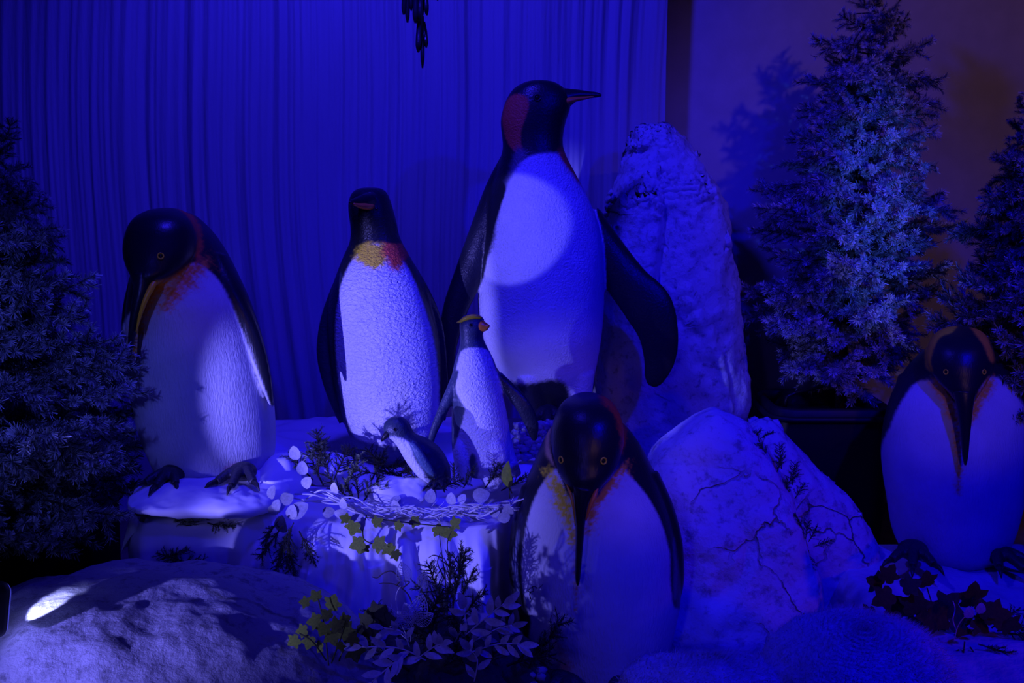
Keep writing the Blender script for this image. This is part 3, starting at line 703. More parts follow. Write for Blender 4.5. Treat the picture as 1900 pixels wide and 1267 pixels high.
# --- rockhopper-like crested penguin -----------------------------------
d = 3.22
root = empty('penguin_statue', P(895, 905, d), 'small crested penguin statue with orange beak and yellow brow, flippers held out', 'penguin')
mb = MB()
loft(mb, [(583, 870, 882, 0, .008), (585, 862, 890, 0, .02), (590, 856, 897, 0, .03), (600, 853, 899, 0, .036), (612, 853, 898, 0, .038), (625, 854, 896, 0, .037), (640, 853, 902, 0, .042), (655, 849, 910, 0, .052),
          (675, 843, 919, 0, .062), (700, 838, 926, 0, .07), (735, 838, 934, 0, .075), (770, 838, 941, 0, .08), (810, 838, 948, 0, .085), (840, 840, 955, 0, .085), (862, 848, 962, 0, .08), (880, 862, 968, .02, .06)], d, 44, 4)
blade(mb, [(858, 800, .0, 10, .03), (856, 825, -.028, 16, .045), (858, 850, -.045, 17, .045), (863, 878, -.045, 14, .035), (866, 898, -.045, 8, .02)], d)
blade(mb, [(905, 780, .01, 14, .03), (912, 815, -.022, 25, .055), (918, 850, -.035, 30, .05), (915, 885, -.035, 24, .04), (912, 905, -.03, 14, .03)], d)
blade(mb, [(850, 690, .0, 9, .025), (838, 725, -.02, 11, .018), (820, 765, -.035, 10, .012), (804, 802, -.045, 7.5, .009), (797, 832, -.045, 5.5, .007), (796, 850, -.04, 2.5, .004)], d)
blade(mb, [(922, 695, .0, 9, .025), (945, 722, -.01, 13, .018), (970, 752, -.02, 15, .012), (985, 782, -.02, 14, .010), (990, 806, -.02, 9, .007), (992, 818, -.02, 4, .004)], d)
belly = [(858, 650), (850, 668), (846, 695), (846, 725), (856, 745), (862, 758), (860, 775), (852, 800), (846, 822), (836, 845), (838, 872), (850, 910), (872, 905), (873, 880), (870, 855), (876, 842), (884, 850), (888, 875), (890, 910), (980, 920), (985, 880), (960, 850), (950, 800), (940, 750), (930, 715), (918, 680), (908, 652), (885, 645)]
finish_body(mb, root, [('poly', [(830, 740), (862, 750), (870, 800), (850, 830), (880, 840), (890, 910), (980, 915), (960, 840), (945, 760)], (.2, .22, .28), 3, d + .04),
    ('poly', belly, WHITE, 2, d + .035),
    ('line', [(848, 690, 3), (834, 730, 8), (818, 770, 12), (800, 810, 11), (796, 856, 8)], (.05, .07, .11), 1.5, None),
    ('line', [(931, 700, 5), (948, 722, 13), (970, 752, 17), (990, 800, 17), (992, 825, 8)], (.014, .016, .03), 1.5, None)],
    M['fine_feathers'], .0036, base=(.05, .07, .11))
mb = MB(); blade(mb, [(893, 589, -.020, 2, .005), (880, 587, -.028, 4.5, .006), (866, 590, -.026, 4.5, .006), (855, 596, -.014, 3, .005), (848, 598, -.005, 1, .002)], d, 10, 4); mb.build('crest', M['eye_yellow'], root)
beak(root, 'beak', [(883, 605, -.012, 11, .018), (892, 605, -.014, 12, .017), (900, 606, -.016, 9, .012), (906, 606, -.018, 4.5, .007), (908, 607, -.018, 1.5, .003)], d, 'orange_horn')
eye(root, 874, 603, d - .034, .0045, True, (0, -1, 0), 'foot_skin')

# --- small chick ---------------------------------------------------
d = 3.05
root = empty('penguin_statue', P(805, 905, d), 'smallest penguin statue, dark little bird leaning left with pale throat', 'penguin')
mb = MB()
loft(mb, [(773, 728, 744, 0, .01), (776, 722, 750, 0, .022), (784, 714, 759, 0, .032), (795, 711, 764, 0, .037), (806, 715, 772, 0, .038), (816, 728, 795, .0, .045), (828, 738, 812, .005, .055), (842, 746, 824, .01, .06),
          (858, 756, 832, .01, .062), (874, 768, 836, .01, .06), (890, 782, 836, .01, .05), (904, 798, 830, .01, .03)], d, 40, 4)
blade(mb, [(765, 822, -.045, 6, .012), (775, 838, -.058, 9, .010), (786, 856, -.062, 9, .008), (798, 872, -.06, 7, .006), (806, 884, -.055, 3, .004)], d)
finish_body(mb, root, [('poly', [(722, 812), (742, 812), (756, 818), (762, 830), (768, 848), (782, 872), (800, 896), (800, 915), (740, 880), (725, 840)], (.6, .62, .66), 3, d + .02),
    ('line', [(766, 824, 6), (786, 856, 9), (806, 886, 5)], (.07, .12, .2), 1.5, d)], M['fine_feathers'], .0032, base=(.035, .05, .08))
beak(root, 'beak', [(722, 802, -.02, 7, .010), (715, 809, -.024, 5.5, .008), (710, 815, -.026, 3, .005), (708, 819, -.026, 1, .002)], d, 'black_horn')
eye(root, 733, 797, d - .036, .0042, True, (0, -1, 0), 'foot_skin')
foot(root, 812, 902, d - .05, .55, -100)

# --- front bowed penguin ---------------------------------------------
d = 2.95
root = empty('penguin_statue', P(1105, 1300, d), 'front bowed penguin statue with long black beak pointing straight down its chest', 'penguin')
mb = MB()
loft(mb, [(762, 1070, 1120, .08, .04), (775, 1045, 1142, .07, .08), (795, 1022, 1166, .06, .11), (825, 1005, 1188, .04, .13), (860, 990, 1207, .03, .15), (900, 974, 1224, .01, .17), (945, 961, 1241, 0, .185), (1000, 953, 1256, 0, .20),
          (1055, 951, 1263, 0, .205), (1105, 956, 1262, 0, .205), (1150, 966, 1254, 0, .20), (1195, 978, 1243, 0, .19), (1240, 992, 1228, 0, .175), (1280, 1010, 1208, 0, .15), (1310, 1035, 1180, 0, .11)], d, 56, 4)
loft(mb, [(732, 1080, 1104, -.05, .03), (735, 1066, 1118, -.07, .06), (746, 1046, 1136, -.09, .085), (765, 1033, 1149, -.11, .10), (790, 1025, 1156, -.125, .108), (820, 1023, 1157, -.14, .108), (848, 1027, 1150, -.155, .10),
          (872, 1036, 1139, -.18, .085), (892, 1046, 1124, -.20, .065), (908, 1055, 1112, -.215, .05), (920, 1059, 1104, -.225, .035)], d, 40, 4)
blade(mb, [(985, 905, .02, 18, .05), (968, 960, .0, 17, .045), (959, 1020, -.02, 15, .035), (958, 1075, -.03, 13, .03), (966, 1120, -.03, 9, .02), (975, 1150, -.03, 3, .01)], d)
blade(mb, [(1205, 880, .02, 18, .05), (1232, 940, .0, 18, .045), (1250, 1000, -.02, 16, .035), (1258, 1055, -.03, 12, .03), (1258, 1095, -.03, 9, .02), (1253, 1122, -.03, 4, .01)], d)
belly = [(1030, 870), (1012, 890), (994, 920), (980, 960), (972, 1005), (968, 1060), (974, 1115), (985, 1150), (980, 1190), (975, 1240), (1000, 1340), (1220, 1340), (1262, 1240), (1262, 1140), (1250, 1124), (1244, 1080), (1243, 1030), (1232, 985), (1218, 950), (1195, 912), (1170, 885), (1150, 860), (1090, 850)]
finish_body(mb, root, [('poly', belly, (.68, .68, .7), 3, d + .10),
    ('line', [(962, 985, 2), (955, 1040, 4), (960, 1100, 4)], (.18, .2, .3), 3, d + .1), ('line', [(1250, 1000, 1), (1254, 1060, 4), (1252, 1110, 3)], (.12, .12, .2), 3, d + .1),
    ('line', [(1020, 872, 7), (1036, 905, 13), (1050, 945, 10), (1060, 985, 6), (1066, 1020, 2)], (.95, .75, .02), 9, d, 3),
    ('line', [(1160, 862, 8), (1130, 890, 18), (1100, 940, 10), (1090, 985, 5)], (.95, .42, .02), 11, d, 3),
    ('line', [(1072, 960, 4), (1070, 1060, 3), (1068, 1130, 1)], (.8, .45, .08), 6, d, 2),
    ('line', [(1030, 1180, 6), (1050, 1240, 9)], (.6, .3, .3), 14, d, 2),
    ('poly', [(1020, 760), (1012, 840), (1040, 872), (1020, 830), (1022, 790)], (.5, .3, .2), 4, d + .1),
    ('poly', [(1090, 722), (1140, 735), (1168, 780), (1166, 840), (1140, 880), (1120, 905), (1108, 922), (1080, 940), (1055, 920), (1042, 890), (1027, 858), (1020, 820), (1025, 770), (1050, 735)], BLACK, 2.0, d - .02),
    ('poly', [(1112, 736), (1138, 746), (1155, 775), (1160, 810), (1153, 840), (1150, 800), (1138, 768)], (.7, .11, .02), 5, d + .1, 2)],
    M['hairy_feathers'], .0052)
beak(root, 'beak', [(1083, 905, -.245, 22, .03), (1079, 930, -.25, 15, .026), (1077, 965, -.253, 10, .02), (1075, 1010, -.255, 7.5, .016), (1073, 1050, -.255, 6, .013), (1072, 1075, -.252, 4.5, .010), (1072, 1085, -.25, 2, .005)], d, 'black_horn')
for s, X in ((1, 1104),):
    q = MB(); blade(q, [(1108, 905, -.245, 3, .006), (1102, 922, -.262, 5, .008), (1094, 942, -.268, 4, .007), (1087, 965, -.268, 1.5, .004)], d, 12, 4); q.build('beak_stripe', M['orange_horn'], root)
q = MB(); blade(q, [(1052, 900, -.225, 2, .006), (1060, 922, -.255, 3, .006), (1065, 950, -.262, 2, .005), (1067, 975, -.265, 1, .004)], d, 12, 4); q.build('beak_stripe', M['yellow_horn'], root)
eye(root, 1041, 853, d - .215, .008, True, (-.5, -1, 0)); eye(root, 1120, 855, d - .235, .008, True, (.5, -1, 0))
foot(root, 1050, 1285, d - .19, 1.2, -92, 34); foot(root, 1160, 1285, d - .19, 1.2, -88, 34)

# --- right bowed penguin ----------------------------------------------
d = 3.6
root = empty('penguin_statue', P(1765, 1045, d), 'right-hand bowed penguin statue with yellow-rimmed black head, between two frosted trees', 'penguin')
mb = MB()
loft(mb, [(625, 1765, 1805, .06, .04), (640, 1735, 1832, .06, .08), (660, 1708, 1855, .05, .11), (690, 1682, 1878, .03, .14), (730, 1660, 1896, .01, .165), (780, 1645, 1904, 0, .185), (830, 1639, 1905, 0, .20),
          (880, 1642, 1900, 0, .205), (930, 1650, 1890, 0, .20), (980, 1658, 1876, 0, .19), (1015, 1672, 1860, 0, .17), (1038, 1695, 1835, 0, .13)], d, 56, 4)
loft(mb, [(607, 1772, 1800, -.05, .03), (611, 1755, 1814, -.06, .06), (622, 1738, 1828, -.08, .085), (640, 1727, 1837, -.10, .10), (662, 1722, 1841, -.115, .105), (682, 1725, 1838, -.13, .10), (700, 1736, 1831, -.15, .085),
          (716, 1748, 1822, -.17, .07), (730, 1762, 1814, -.19, .05), (742, 1770, 1808, -.20, .035)], d, 40, 4)
blade(mb, [(1690, 700, .05, 22, .05), (1668, 770, .04, 20, .045), (1655, 840, .03, 17, .03), (1655, 900, .02, 8, .015)], d)
blade(mb, [(1862, 690, .05, 22, .05), (1888, 760, .04, 20, .045), (1902, 840, .02, 17, .03), (1900, 910, .02, 8, .015)], d)
belly = [(1735, 705), (1700, 710), (1672, 745), (1652, 790), (1630, 850), (1630, 960), (1650, 1060), (1880, 1060), (1920, 900), (1920, 800), (1895, 745), (1860, 705), (1820, 700)]
finish_body(mb, root, [('poly', belly, (.66, .66, .68), 4, d + .06),
    ('line', [(1735, 705, 8), (1758, 735, 12), (1772, 780, 6), (1780, 850, 4), (1778, 915, 2)], (.95, .5, .02), 8, d, 2),
    ('line', [(1835, 710, 10), (1812, 745, 10), (1802, 785, 3)], (.95, .5, .02), 9, d, 2),
    ('poly', [(1775, 600), (1810, 602), (1838, 625), (1846, 665), (1838, 690), (1826, 708), (1815, 726), (1804, 745), (1776, 745), (1762, 728), (1745, 712), (1724, 688), (1718, 655), (1730, 620)], BLACK, 2, d - .11),
    ('poly', [(1738, 608), (1775, 602), (1768, 615), (1745, 626), (1733, 645), (1727, 672), (1730, 690), (1718, 680), (1716, 650), (1724, 625)], (.95, .7, .03), 2.5, d + .1),
    ('poly', [(1798, 602), (1825, 615), (1838, 640), (1845, 670), (1836, 668), (1825, 640), (1812, 622)], (.95, .5, .03), 3, d + .1)],
    M['hairy_feathers'], .0058)
beak(root, 'beak', [(1790, 728, -.225, 21, .03), (1790, 750, -.235, 16, .026), (1791, 785, -.24, 11, .02), (1791, 820, -.24, 7.5, .014), (1791, 848, -.238, 5, .010), (1791, 862, -.235, 2, .005)], d, 'black_horn')
eye(root, 1755, 690, d - .215, .007, True, (-.5, -1, 0)); eye(root, 1826, 690, d - .205, .007, True, (.5, -1, 0))
foot(root, 1693, 1040, d - .19, 1.3, -110, 34); foot(root, 1860, 1045, d - .17, 1.3, -72, 34)

# ================================================================== TREES
def branch_mesh(name, seed, L=.26, n_side=5, need=.022, dens=1150, col0=(.015, .04, .03), col1=(.72, .76, .8), frost=.6, wd=.0015, mat='needles'):
    rnd = random.Random(seed); mb = MB()
    def twig(p0, dr, ln, r0):
        pts = [p0]; dv = Vector(dr).normalized(); k = 5
        for i in range(k):
            dv = (dv + Vector((rnd.uniform(-.12, .12), rnd.uniform(-.12, .12), rnd.uniform(-.10, .10)))).normalized(); pts.append(pts[-1] + dv * ln / k)
        mb.tube(pts, [r0 * (1 - .6 * i / k) for i in range(k + 1)], 4, (.03, .025, .02))
        nn = int(ln * dens)
        for i in range(nn):
            t = (i + rnd.random()) / nn * .999 * k; a = int(t); f = t - a
            if t < .5 and rnd.random() < .5: continue
            q = pts[a].lerp(pts[a + 1], f); ax = (pts[a + 1] - pts[a]).normalized()
            o = ax.orthogonal().normalized(); ang = rnd.uniform(0, 2 * PI); o = Quaternion(ax, ang) @ o
            ndr = (o * rnd.uniform(.75, 1.1) + ax * rnd.uniform(.5, .9)).normalized(); nl = need * rnd.uniform(.7, 1.15)
            s = ax.cross(ndr).normalized() * wd
            tip = q + ndr * nl; fr = min(1, max(0, rnd.gauss(frost, .25)))
            c0 = tuple(col0[j] * (1 - fr * .35) + col1[j] * fr * .35 for j in range(3)); c1 = tuple(col0[j] * (1 - fr) + col1[j] * fr for j in range(3))
            mb.add([q - s, q + s, tip + s * .5, tip - s * .5], [(0, 1, 2, 3)], [c0, c0, c1, c1])
        return pts
    main = twig(Vector((0, 0, 0)), (0, 1, 0), L, .0032)
    for i in range(n_side):
        t = .22 + .72 * i / n_side; q = main[int(t * 5)].lerp(main[min(5, int(t * 5) + 1)], (t * 5) % 1)
        for s in (-1, 1):
            ln = L * (.36 - .12 * t) * rnd.uniform(.8, 1.25)
            twig(q, (s * rnd.uniform(.5, 1.0), rnd.uniform(.6, 1.0), rnd.uniform(-.6, .6)), ln, .002)
    return mb.mesh(name, M[mat], smooth=False)
FIR = [branch_mesh('branch', 10 + i) for i in range(4)]
FIR_FROST = [branch_mesh('branch', 20 + i, frost=.85) for i in range(3)]
FIR_DARK = [branch_mesh('branch', 30 + i, frost=.30) for i in range(3)]
def fir(base, top, prof, n, meshes, label, seed, cond=None, front_bias=0.0):
    """prof: (t 0 bottom..1 top, radius). branches are parts sharing mesh data"""
    rnd = random.Random(seed); base = Vector(base); top = Vector(top)
    root = empty('frosted_fir_tree', (base.x, base.y, 0.12), label, 'tree'); ro = root.location
    mb = MB(); mb.tube([Vector((base.x, base.y, .12)), base, base.lerp(top, .5), top], [.02, .018, .011, .004], 8); mb.build('trunk', M['bark'], root)
    ts = [q[0] for q in prof]; rs = [q[1] for q in prof]; k = 0
    # stratify in height weighted by circumference
    W = np.array([np.interp(t, ts, rs) for t in np.linspace(0, 1, 200)]) + .03; cum = np.cumsum(W) / W.sum()
    for i in range(n):
        t = float(np.interp((i + .5) / n, cum, np.linspace(0, 1, 200))); az = i * 2.39996 + rnd.uniform(-.3, .3)
        R = float(np.interp(t, ts, rs)) * rnd.uniform(.8, 1.08) * (1 + .42 * noise.noise(Vector((math.cos(az) * 1.6, math.sin(az) * 1.6, t * 5 + seed))))
        p = base.lerp(top, t); inner = rnd.random() < .25
        Rr = R * (.6 if inner else 1)
        sc = max(.36, min(1.0, Rr / .26)); L = .26 * sc
        start = max(0, Rr - L)
        el = rnd.uniform(-.25, .30) + (.75 if t > .93 else 0) + .3 * t
        dv = Vector((math.cos(az) * math.cos(el), math.sin(az) * math.cos(el), math.sin(el)))
        pos = p + Vector((math.cos(az), math.sin(az), 0)) * start
        if cond and not cond(pos, dv, rnd): continue
        if start > .05:
            pass
        q = dv.to_track_quat('Y', 'Z'); q = q @ Quaternion((0, 1, 0), rnd.uniform(-.6, .6))
        o = bpy.data.objects.new('branch', rnd.choice(meshes)); COL.objects.link(o); o.parent = root
        o.location = pos - ro; o.rotation_mode = 'QUATERNION'; o.rotation_quaternion = q
        wds = min(1.05, sc * .7 + .42); o.scale = (wds, sc, wds)
    # spokes joined as inner wood
    mb = MB()
    for i in range(60):
        t = (i + .5) / 60; p = base.lerp(top, t); R = float(np.interp(t, ts, rs)) * .6; az = i * 2.39996
        mb.tube([p, p + Vector((math.cos(az), math.sin(az), .05)) * R], [.004, .002], 4)
    mb.build('bough', M['bark'], root, smooth=False)['kind'] = 'stuff'
    return root
# tallest frosted tree (right)
bz = P(1560, 705, 4.3); tp = P(1622, 5, 4.3); tp.z += .05
fir((bz.x, 4.3, bz.z), (tp.x, 4.3, tp.z), [(0, .20), (.04, .32), (.12, .37), (.3, .37), (.45, .35), (.6, .28), (.75, .23), (.88, .17), (.96, .10), (1, .03)], 235, FIR + FIR_FROST, 'tallest frosted fir tree, right of the upright stone', 5)
# right edge tree
bz = P(1940, 850, 3.72); tp = P(1912, 205, 3.72)
fir((bz.x, 3.72, bz.z), (tp.x, 3.72, tp.z), [(0, .22), (.1, .30), (.3, .34), (.5, .33), (.7, .22), (.85, .14), (1, .03)], 210, FIR_DARK + FIR[:1], 'dark fir tree cut off by the right edge', 8)
# left tree
bz = P(-15, 1000, 3.0); tp = P(-5, 270, 3.0)
fir((bz.x, 3.0, bz.z), (tp.x, 3.0, tp.z), [(0, .26), (.08, .40), (.2, .46), (.35, .42), (.5, .28), (.62, .24), (.75, .20), (.87, .13), (1, .04)], 250, FIR + FIR_DARK[:2], 'bushy frosted fir tree cut off by the left edge', 13)

# ================================================================== FOLIAGE
def leaf_mesh(name, kind, mat, L=1.0, W=.5):
    mb = MB()
    if kind == 'ivy':
        pr = [(0, 0), (.16, -.10), (.40, -.04), (.50, .10), (.42, .24), (.62, .36), (.70, .54), (.46, .58), (.30, .62), (.22, .80), (0, 1.0)]
        out = pr + [(-x, y) for x, y in pr[-2:0:-1]]
        vs = [(0, .35, 0)] + [(x * L * .9, y * L, -.10 * L * abs(x) + .05 * L * math.sin(y * 5)) for x, y in out]; n = len(out)
        mb.add(vs, [(0, 1 + i, 1 + (i + 1) % n) for i in range(n)])
    else:
        n = 10; vs = []; tips = {'oval': .75, 'round': .5, 'lance': 1.0}[kind]
        for i in range(n + 1):
            t = i / n; w = W * L * .5 * (max(.02, math.sin(PI * t ** (tips if kind != 'round' else .85))) ** (.75 if kind != 'round' else .55) if 0 < t < 1 else .02)
            z = .12 * L * math.sin(PI * t) ** 1.0 * .6 - .03 * t
            vs += [(-w, t * L, z + w * .25), (0, t * L, z), (w, t * L, z + w * .25)]
        mb.add(vs, [q for i in range(n) for q in ((i * 3, i * 3 + 1, i * 3 + 4, i * 3 + 3), (i * 3 + 1, i * 3 + 2, i * 3 + 5, i * 3 + 4))])
    return mb.mesh(name, M[mat], smooth=True)
LF = {k: leaf_mesh('leaf', *v) for k, v in {
    'ivy': ('ivy', 'ivy_green'), 'ivy_dark': ('ivy', 'dark_green'), 'round': ('round', 'pale_leaf', 1, .82), 'round_grey': ('round', 'grey_leaf', 1, .85),
    'lance': ('lance', 'pale_leaf', 1, .36), 'lance_grey': ('lance', 'grey_leaf', 1, .36), 'oval_green': ('oval', 'ivy_green', 1, .5)}.items()}
def put_leaf(root, key, pos, dr, size, nrm=(0, -1, .3), name='leaf', rnd=random):
    o = bpy.data.objects.new(name, LF[key]); COL.objects.link(o); o.parent = root
    dr = Vector(dr).normalized(); n = Vector(nrm).normalized(); n = (n - dr * n.dot(dr)).normalized(); x = dr.cross(n)
    o.rotation_mode = 'QUATERNION'; o.rotation_quaternion = Matrix((x, dr, n)).transposed().to_quaternion()
    o.location = Vector(pos) - root.location; o.scale = (size,) * 3
    return o
def curve(pts, n=6): return [Vector(q) for q in catmull([tuple(q) for q in pts], n)]
def rv(rnd, s=1): return Vector((rnd.uniform(-s, s), rnd.uniform(-s, s), rnd.uniform(-s, s)))

# ivy plant lower left of centre
def ivy(name, leaves, d, stems, key, label, cat='plant', size=.055, seed=1, smat='dark_green'):
    rnd = random.Random(seed); c = P(stems[0][0][0], stems[0][0][1], d); root = empty(name, c, label, cat)
    for s in stems:
        mb = MB(); pts = curve([P(a, b, d + rnd.uniform(-.02, .02)) for a, b in s]); mb.tube(pts, .0018, 5); mb.build('stem', M[smat], root)
    for (px, py, r, sz) in leaves:
        a = math.radians(r + rnd.uniform(-10, 10)); dv = Vector((math.cos(a), rnd.uniform(-.35, .1), math.sin(a)))
        put_leaf(root, key, P(px, py, d + rnd.uniform(-.05, .03)) - dv * .4 * sz * size, dv, size * sz, Vector((rnd.uniform(-.9, .7), -1, rnd.uniform(-.2, 1.1))))
    return root
ivy('ivy_plant', [(585, 1105, 110, .8), (617, 1118, 80, 1.1), (565, 1117, 170, .7), (583, 1152, 200, 1.0), (600, 1168, 240, 1.0), (625, 1160, 20, 1.0), (643, 1172, -20, 1.2), (618, 1182, -70, 1.1), (560, 1170, 190, .8), (545, 1190, 220, .9),
                  (573, 1192, 250, .9), (592, 1200, 260, .8), (640, 1150, 40, .9), (655, 1185, -10, .8), (606, 1140, 120, .8), (632, 1200, -60, .7)], 2.32,
    [[(610, 1235), (605, 1190), (600, 1150), (590, 1110)], [(615, 1230), (630, 1190), (640, 1160)], [(605, 1225), (580, 1190), (555, 1175)]], 'ivy', 'yellow-green ivy sprig on the rock hump, bottom centre left', size=.034, seed=3)
ivy('ivy_plant', [(575, 1225, 200, .9), (550, 1235, 230, .9), (610, 1235, 280, 1), (640, 1240, -40, 1), (680, 1150, 80, 1), (700, 1135, 40, 1), (715, 1150, 0, 1), (690, 1165, 200, .9), (670, 1180, 230, 1), (660, 1210, -80, 1)], 2.42,
    [[(620, 1260), (640, 1200), (690, 1150)], [(620, 1255), (590, 1235), (560, 1230)]], 'ivy_dark', 'dark ivy trailing behind the yellow-green sprig', size=.045, seed=4)
ivy('hanging_ivy', [(655, 980, 250, 1.1), (663, 1010, 200, 1.1), (675, 1018, 230, .8), (705, 1010, -20, 1.1), (722, 1020, -60, 1.0), (735, 1030, -80, .8), (700, 968, 20, .8), (640, 962, 160, .8), (740, 975, 10, .7), (770, 968, -20, .8), (815, 985, -40, 1.0), (835, 990, -10, 1.0), (845, 970, 30, .9)], 2.88,
    [[(660, 955), (672, 985), (675, 1015)], [(680, 955), (675, 1000), (720, 1015)], [(680, 960), (760, 970), (840, 978)]], 'ivy', 'green ivy hanging from the twig garland over the cloth', size=.038, seed=5)
ivy('ivy_plant', [(1625, 1080, 150, 1), (1650, 1065, 60, 1), (1690, 1085, 20, 1), (1720, 1075, 100, 1), (1640, 1110, 200, 1.2), (1670, 1130, 240, 1.3), (1700, 1120, 80, 1.4), (1735, 1150, 250, 1.8), (1760, 1120, 60, 1.3), (1805, 1105, 95, 1.5), (1790, 1190, 260, 1.3), (1820, 1160, -40, 1),
                  (1740, 1190, 240, 1.7), (1780, 1150, 10, 1.3), (1610, 1140, 190, .9), (1850, 1140, 0, 1.3), (1875, 1160, -20, 1.2), (1655, 1150, 260, 1), (1708, 1165, 230, 1.5), (1830, 1130, 40, 1)], 2.95,
    [[(1750, 1230), (1740, 1160), (1720, 1090)], [(1750, 1210), (1690, 1140), (1630, 1100)], [(1750, 1215), (1790, 1150), (1805, 1110)], [(1750, 1215), (1820, 1160), (1880, 1150)]], 'ivy_dark', 'dark ivy spreading over snow below the right-hand penguin', size=.055, seed=6)
r_ = empty('eucalyptus_sprig', P(1800, 1160, 2.9), 'two round pale leaves on a white twig in the dark ivy', 'sprig')
mb = MB(); mb.tube(curve([P(1770, 1190, 2.88), P(1778, 1160, 2.86), P(1795, 1140, 2.86), P(1818, 1128, 2.86)]), .0014, 5); mb.build('stem', M['white_twig'], r_)
mb = MB(); mb.tube(curve([P(1775, 1170, 2.87), P(1768, 1150, 2.86), P(1772, 1130, 2.86), P(1768, 1115, 2.86)]), .0014, 5); mb.build('stem', M['white_twig'], r_)
put_leaf(r_, 'round_grey', P(1795, 1147, 2.84), (0.1, 0, 1), .034); put_leaf(r_, 'round_grey', P(1816, 1138, 2.85), (0.2, 0, 1), .032)

# eucalyptus garland leaves and white twig garland
def leaves_on(root, L, d, key, size, seed):
    rnd = random.Random(seed)
    for px, py, r, sz in L:
        a = math.radians(r); dv = Vector((math.cos(a), rnd.uniform(-.2, .2), math.sin(a)))
        put_leaf(root, key, P(px, py, d + rnd.uniform(-.03, .03)) - dv * .5 * sz * size, dv, size * sz, Vector((-.45 + rnd.uniform(-.3, .3), -1, rnd.uniform(-.2, .3))))
g = empty('twig_garland', P(700, 945, 2.93), 'white twig garland with round leaves lying along the front edge of the cloth platform', 'garland')
rnd = random.Random(21)
for i in range(34):
    x0g = rnd.uniform(520, 860); ln = rnd.uniform(90, 240); pts = []; y0 = np.interp(x0g, [520, 600, 700, 800, 960], [922, 925, 948, 948, 940]) + rnd.uniform(-8, 8); ph = rnd.uniform(0, 6)
    for k in range(7):
        x = x0g + ln * k / 6; yb = np.interp(x, [520, 600, 700, 800, 900, 1000], [930, 920, 948, 950, 945, 930])
        pts.append(P(x, yb + 9 * math.sin(x * .035 + ph) + rnd.uniform(-5, 5), 2.93 + rnd.uniform(-.03, .02)))
    mb = MB(); pp = curve(pts, 4); mb.tube(pp, [rnd.uniform(.0014, .0026)] * len(pp), 5)
    for q in range(6):
        k = rnd.randrange(3, len(pp) - 2); dv = (pp[k + 1] - pp[k]).normalized() + rv(rnd, .9); mb.tube([pp[k], pp[k] + dv * .015, pp[k] + dv * .028 + rv(rnd, .004)], [.0011, .0009, .0005], 4)
    mb.build('twig', M['white_twig'], g)
leaves_on(g, [(506, 913, 80, 1.1), (530, 920, 20, .7), (514, 937, 75, .95), (543, 950, 85, 1.2), (638, 934, 110, .9), (632, 952, 170, 1.0), (735, 938, 115, 1.0), (622, 905, 100, .9), (838, 925, 95, 1.0), (858, 925, 60, .8)], 2.89, 'round', .036, 2)
leaves_on(g, [(524, 972, 90, 1.3), (557, 947, 40, 1.4), (533, 925, 30, 1), (508, 945, 200, .9), (610, 950, 10, .9), (665, 970, 250, 1.4), (893, 918, 10, 1.2), (918, 948, 250, 1), (937, 942, 60, 1.1), (945, 945, 300, .9), (800, 920, 90, 1.0), (935, 960, 200, .9), (880, 955, 300, .8), (735, 930, 60, .9), (562, 868, 100, 1.0), (548, 840, 110, 1.0), (570, 895, 60, .9)], 2.91, 'round_grey', .040, 3)
# green upright leaves
g2 = empty('leaf_sprig', P(943, 900, 2.98), 'slim upright green leaf beside the crested penguin', 'sprig')
put_leaf(g2, 'oval_green', P(945, 905, 2.98), (-.05, 0, 1), .078, (-.8, -1, 0))
mb = MB(); mb.tube([P(946, 925, 2.98), P(945, 905, 2.98)], .0014, 5); mb.build('stem', M['dark_green'], g2)

# pale leafy branches in the bottom centre
def leafy(px0, py0, px1, py1, d, n, key, size, label, seed, smat='white_twig', bend=10):
    rnd = random.Random(seed); root = empty('leafy_branch', P(px0, py0, d), label, 'branch')
    pts = curve([P(px0, py0, d), P((px0 + px1) / 2 + bend, (py0 + py1) / 2 - bend, d - .02), P(px1, py1, d - .04)], 6)
    mb = MB(); mb.tube(pts, .0016, 5); mb.build('stem', M[smat], root)
    for i in range(n):
        t = .12 + .88 * i / (n - 1); k = min(len(pts) - 2, int(t * (len(pts) - 1))); q = pts[k].lerp(pts[k + 1], t * (len(pts) - 1) - k) if i < n - 1 else pts[-1]
        ax = (pts[k + 1] - pts[k]).normalized(); s = 1 if i % 2 else -1; sd = ax.cross(Vector((0, -1, 0))).normalized()
        dv = ax * .75 + sd * s * rnd.uniform(.55, 1.0) + Vector((0, rnd.uniform(-.3, .15), 0)) if i < n - 1 else ax
        put_leaf(root, key, q, dv, size * rnd.uniform(.8, 1.15), Vector((rnd.uniform(-.4, .3), -1, rnd.uniform(.1, .8))))
    return root
leafy(850, 1190, 935, 1120, 2.45, 9, 'lance', .048, 'pale leafy branch rising to the right, left of the front penguin', 1)
leafy(860, 1215, 965, 1195, 2.42, 9, 'lance', .044, 'pale leafy branch lying toward the base of the front penguin', 2)
leafy(870, 1195, 950, 1160, 2.48, 8, 'lance_grey', .040, 'grey leafy branch between the two pale branches', 3)
leafy(845, 1190, 860, 1130, 2.47, 4, 'lance', .058, 'broad pale upright leaves behind the grey branch', 4)
leafy(790, 1225, 672, 1200, 2.38, 9, 'lance', .046, 'pale leafy branch pointing left below the lace leaves', 5)
leafy(770, 1225, 820, 1195, 2.36, 8, 'lance', .042, 'pale leafy branch at bottom centre pointing right', 6)
leafy(750, 1215, 690, 1265, 2.34, 8, 'lance', .044, 'pale leafy branch drooping into the bottom edge', 7)
leafy(880, 1265, 872, 1205, 2.32, 6, 'lance_grey', .048, 'grey upright leaves at the bottom edge, left of the pebbles', 8)
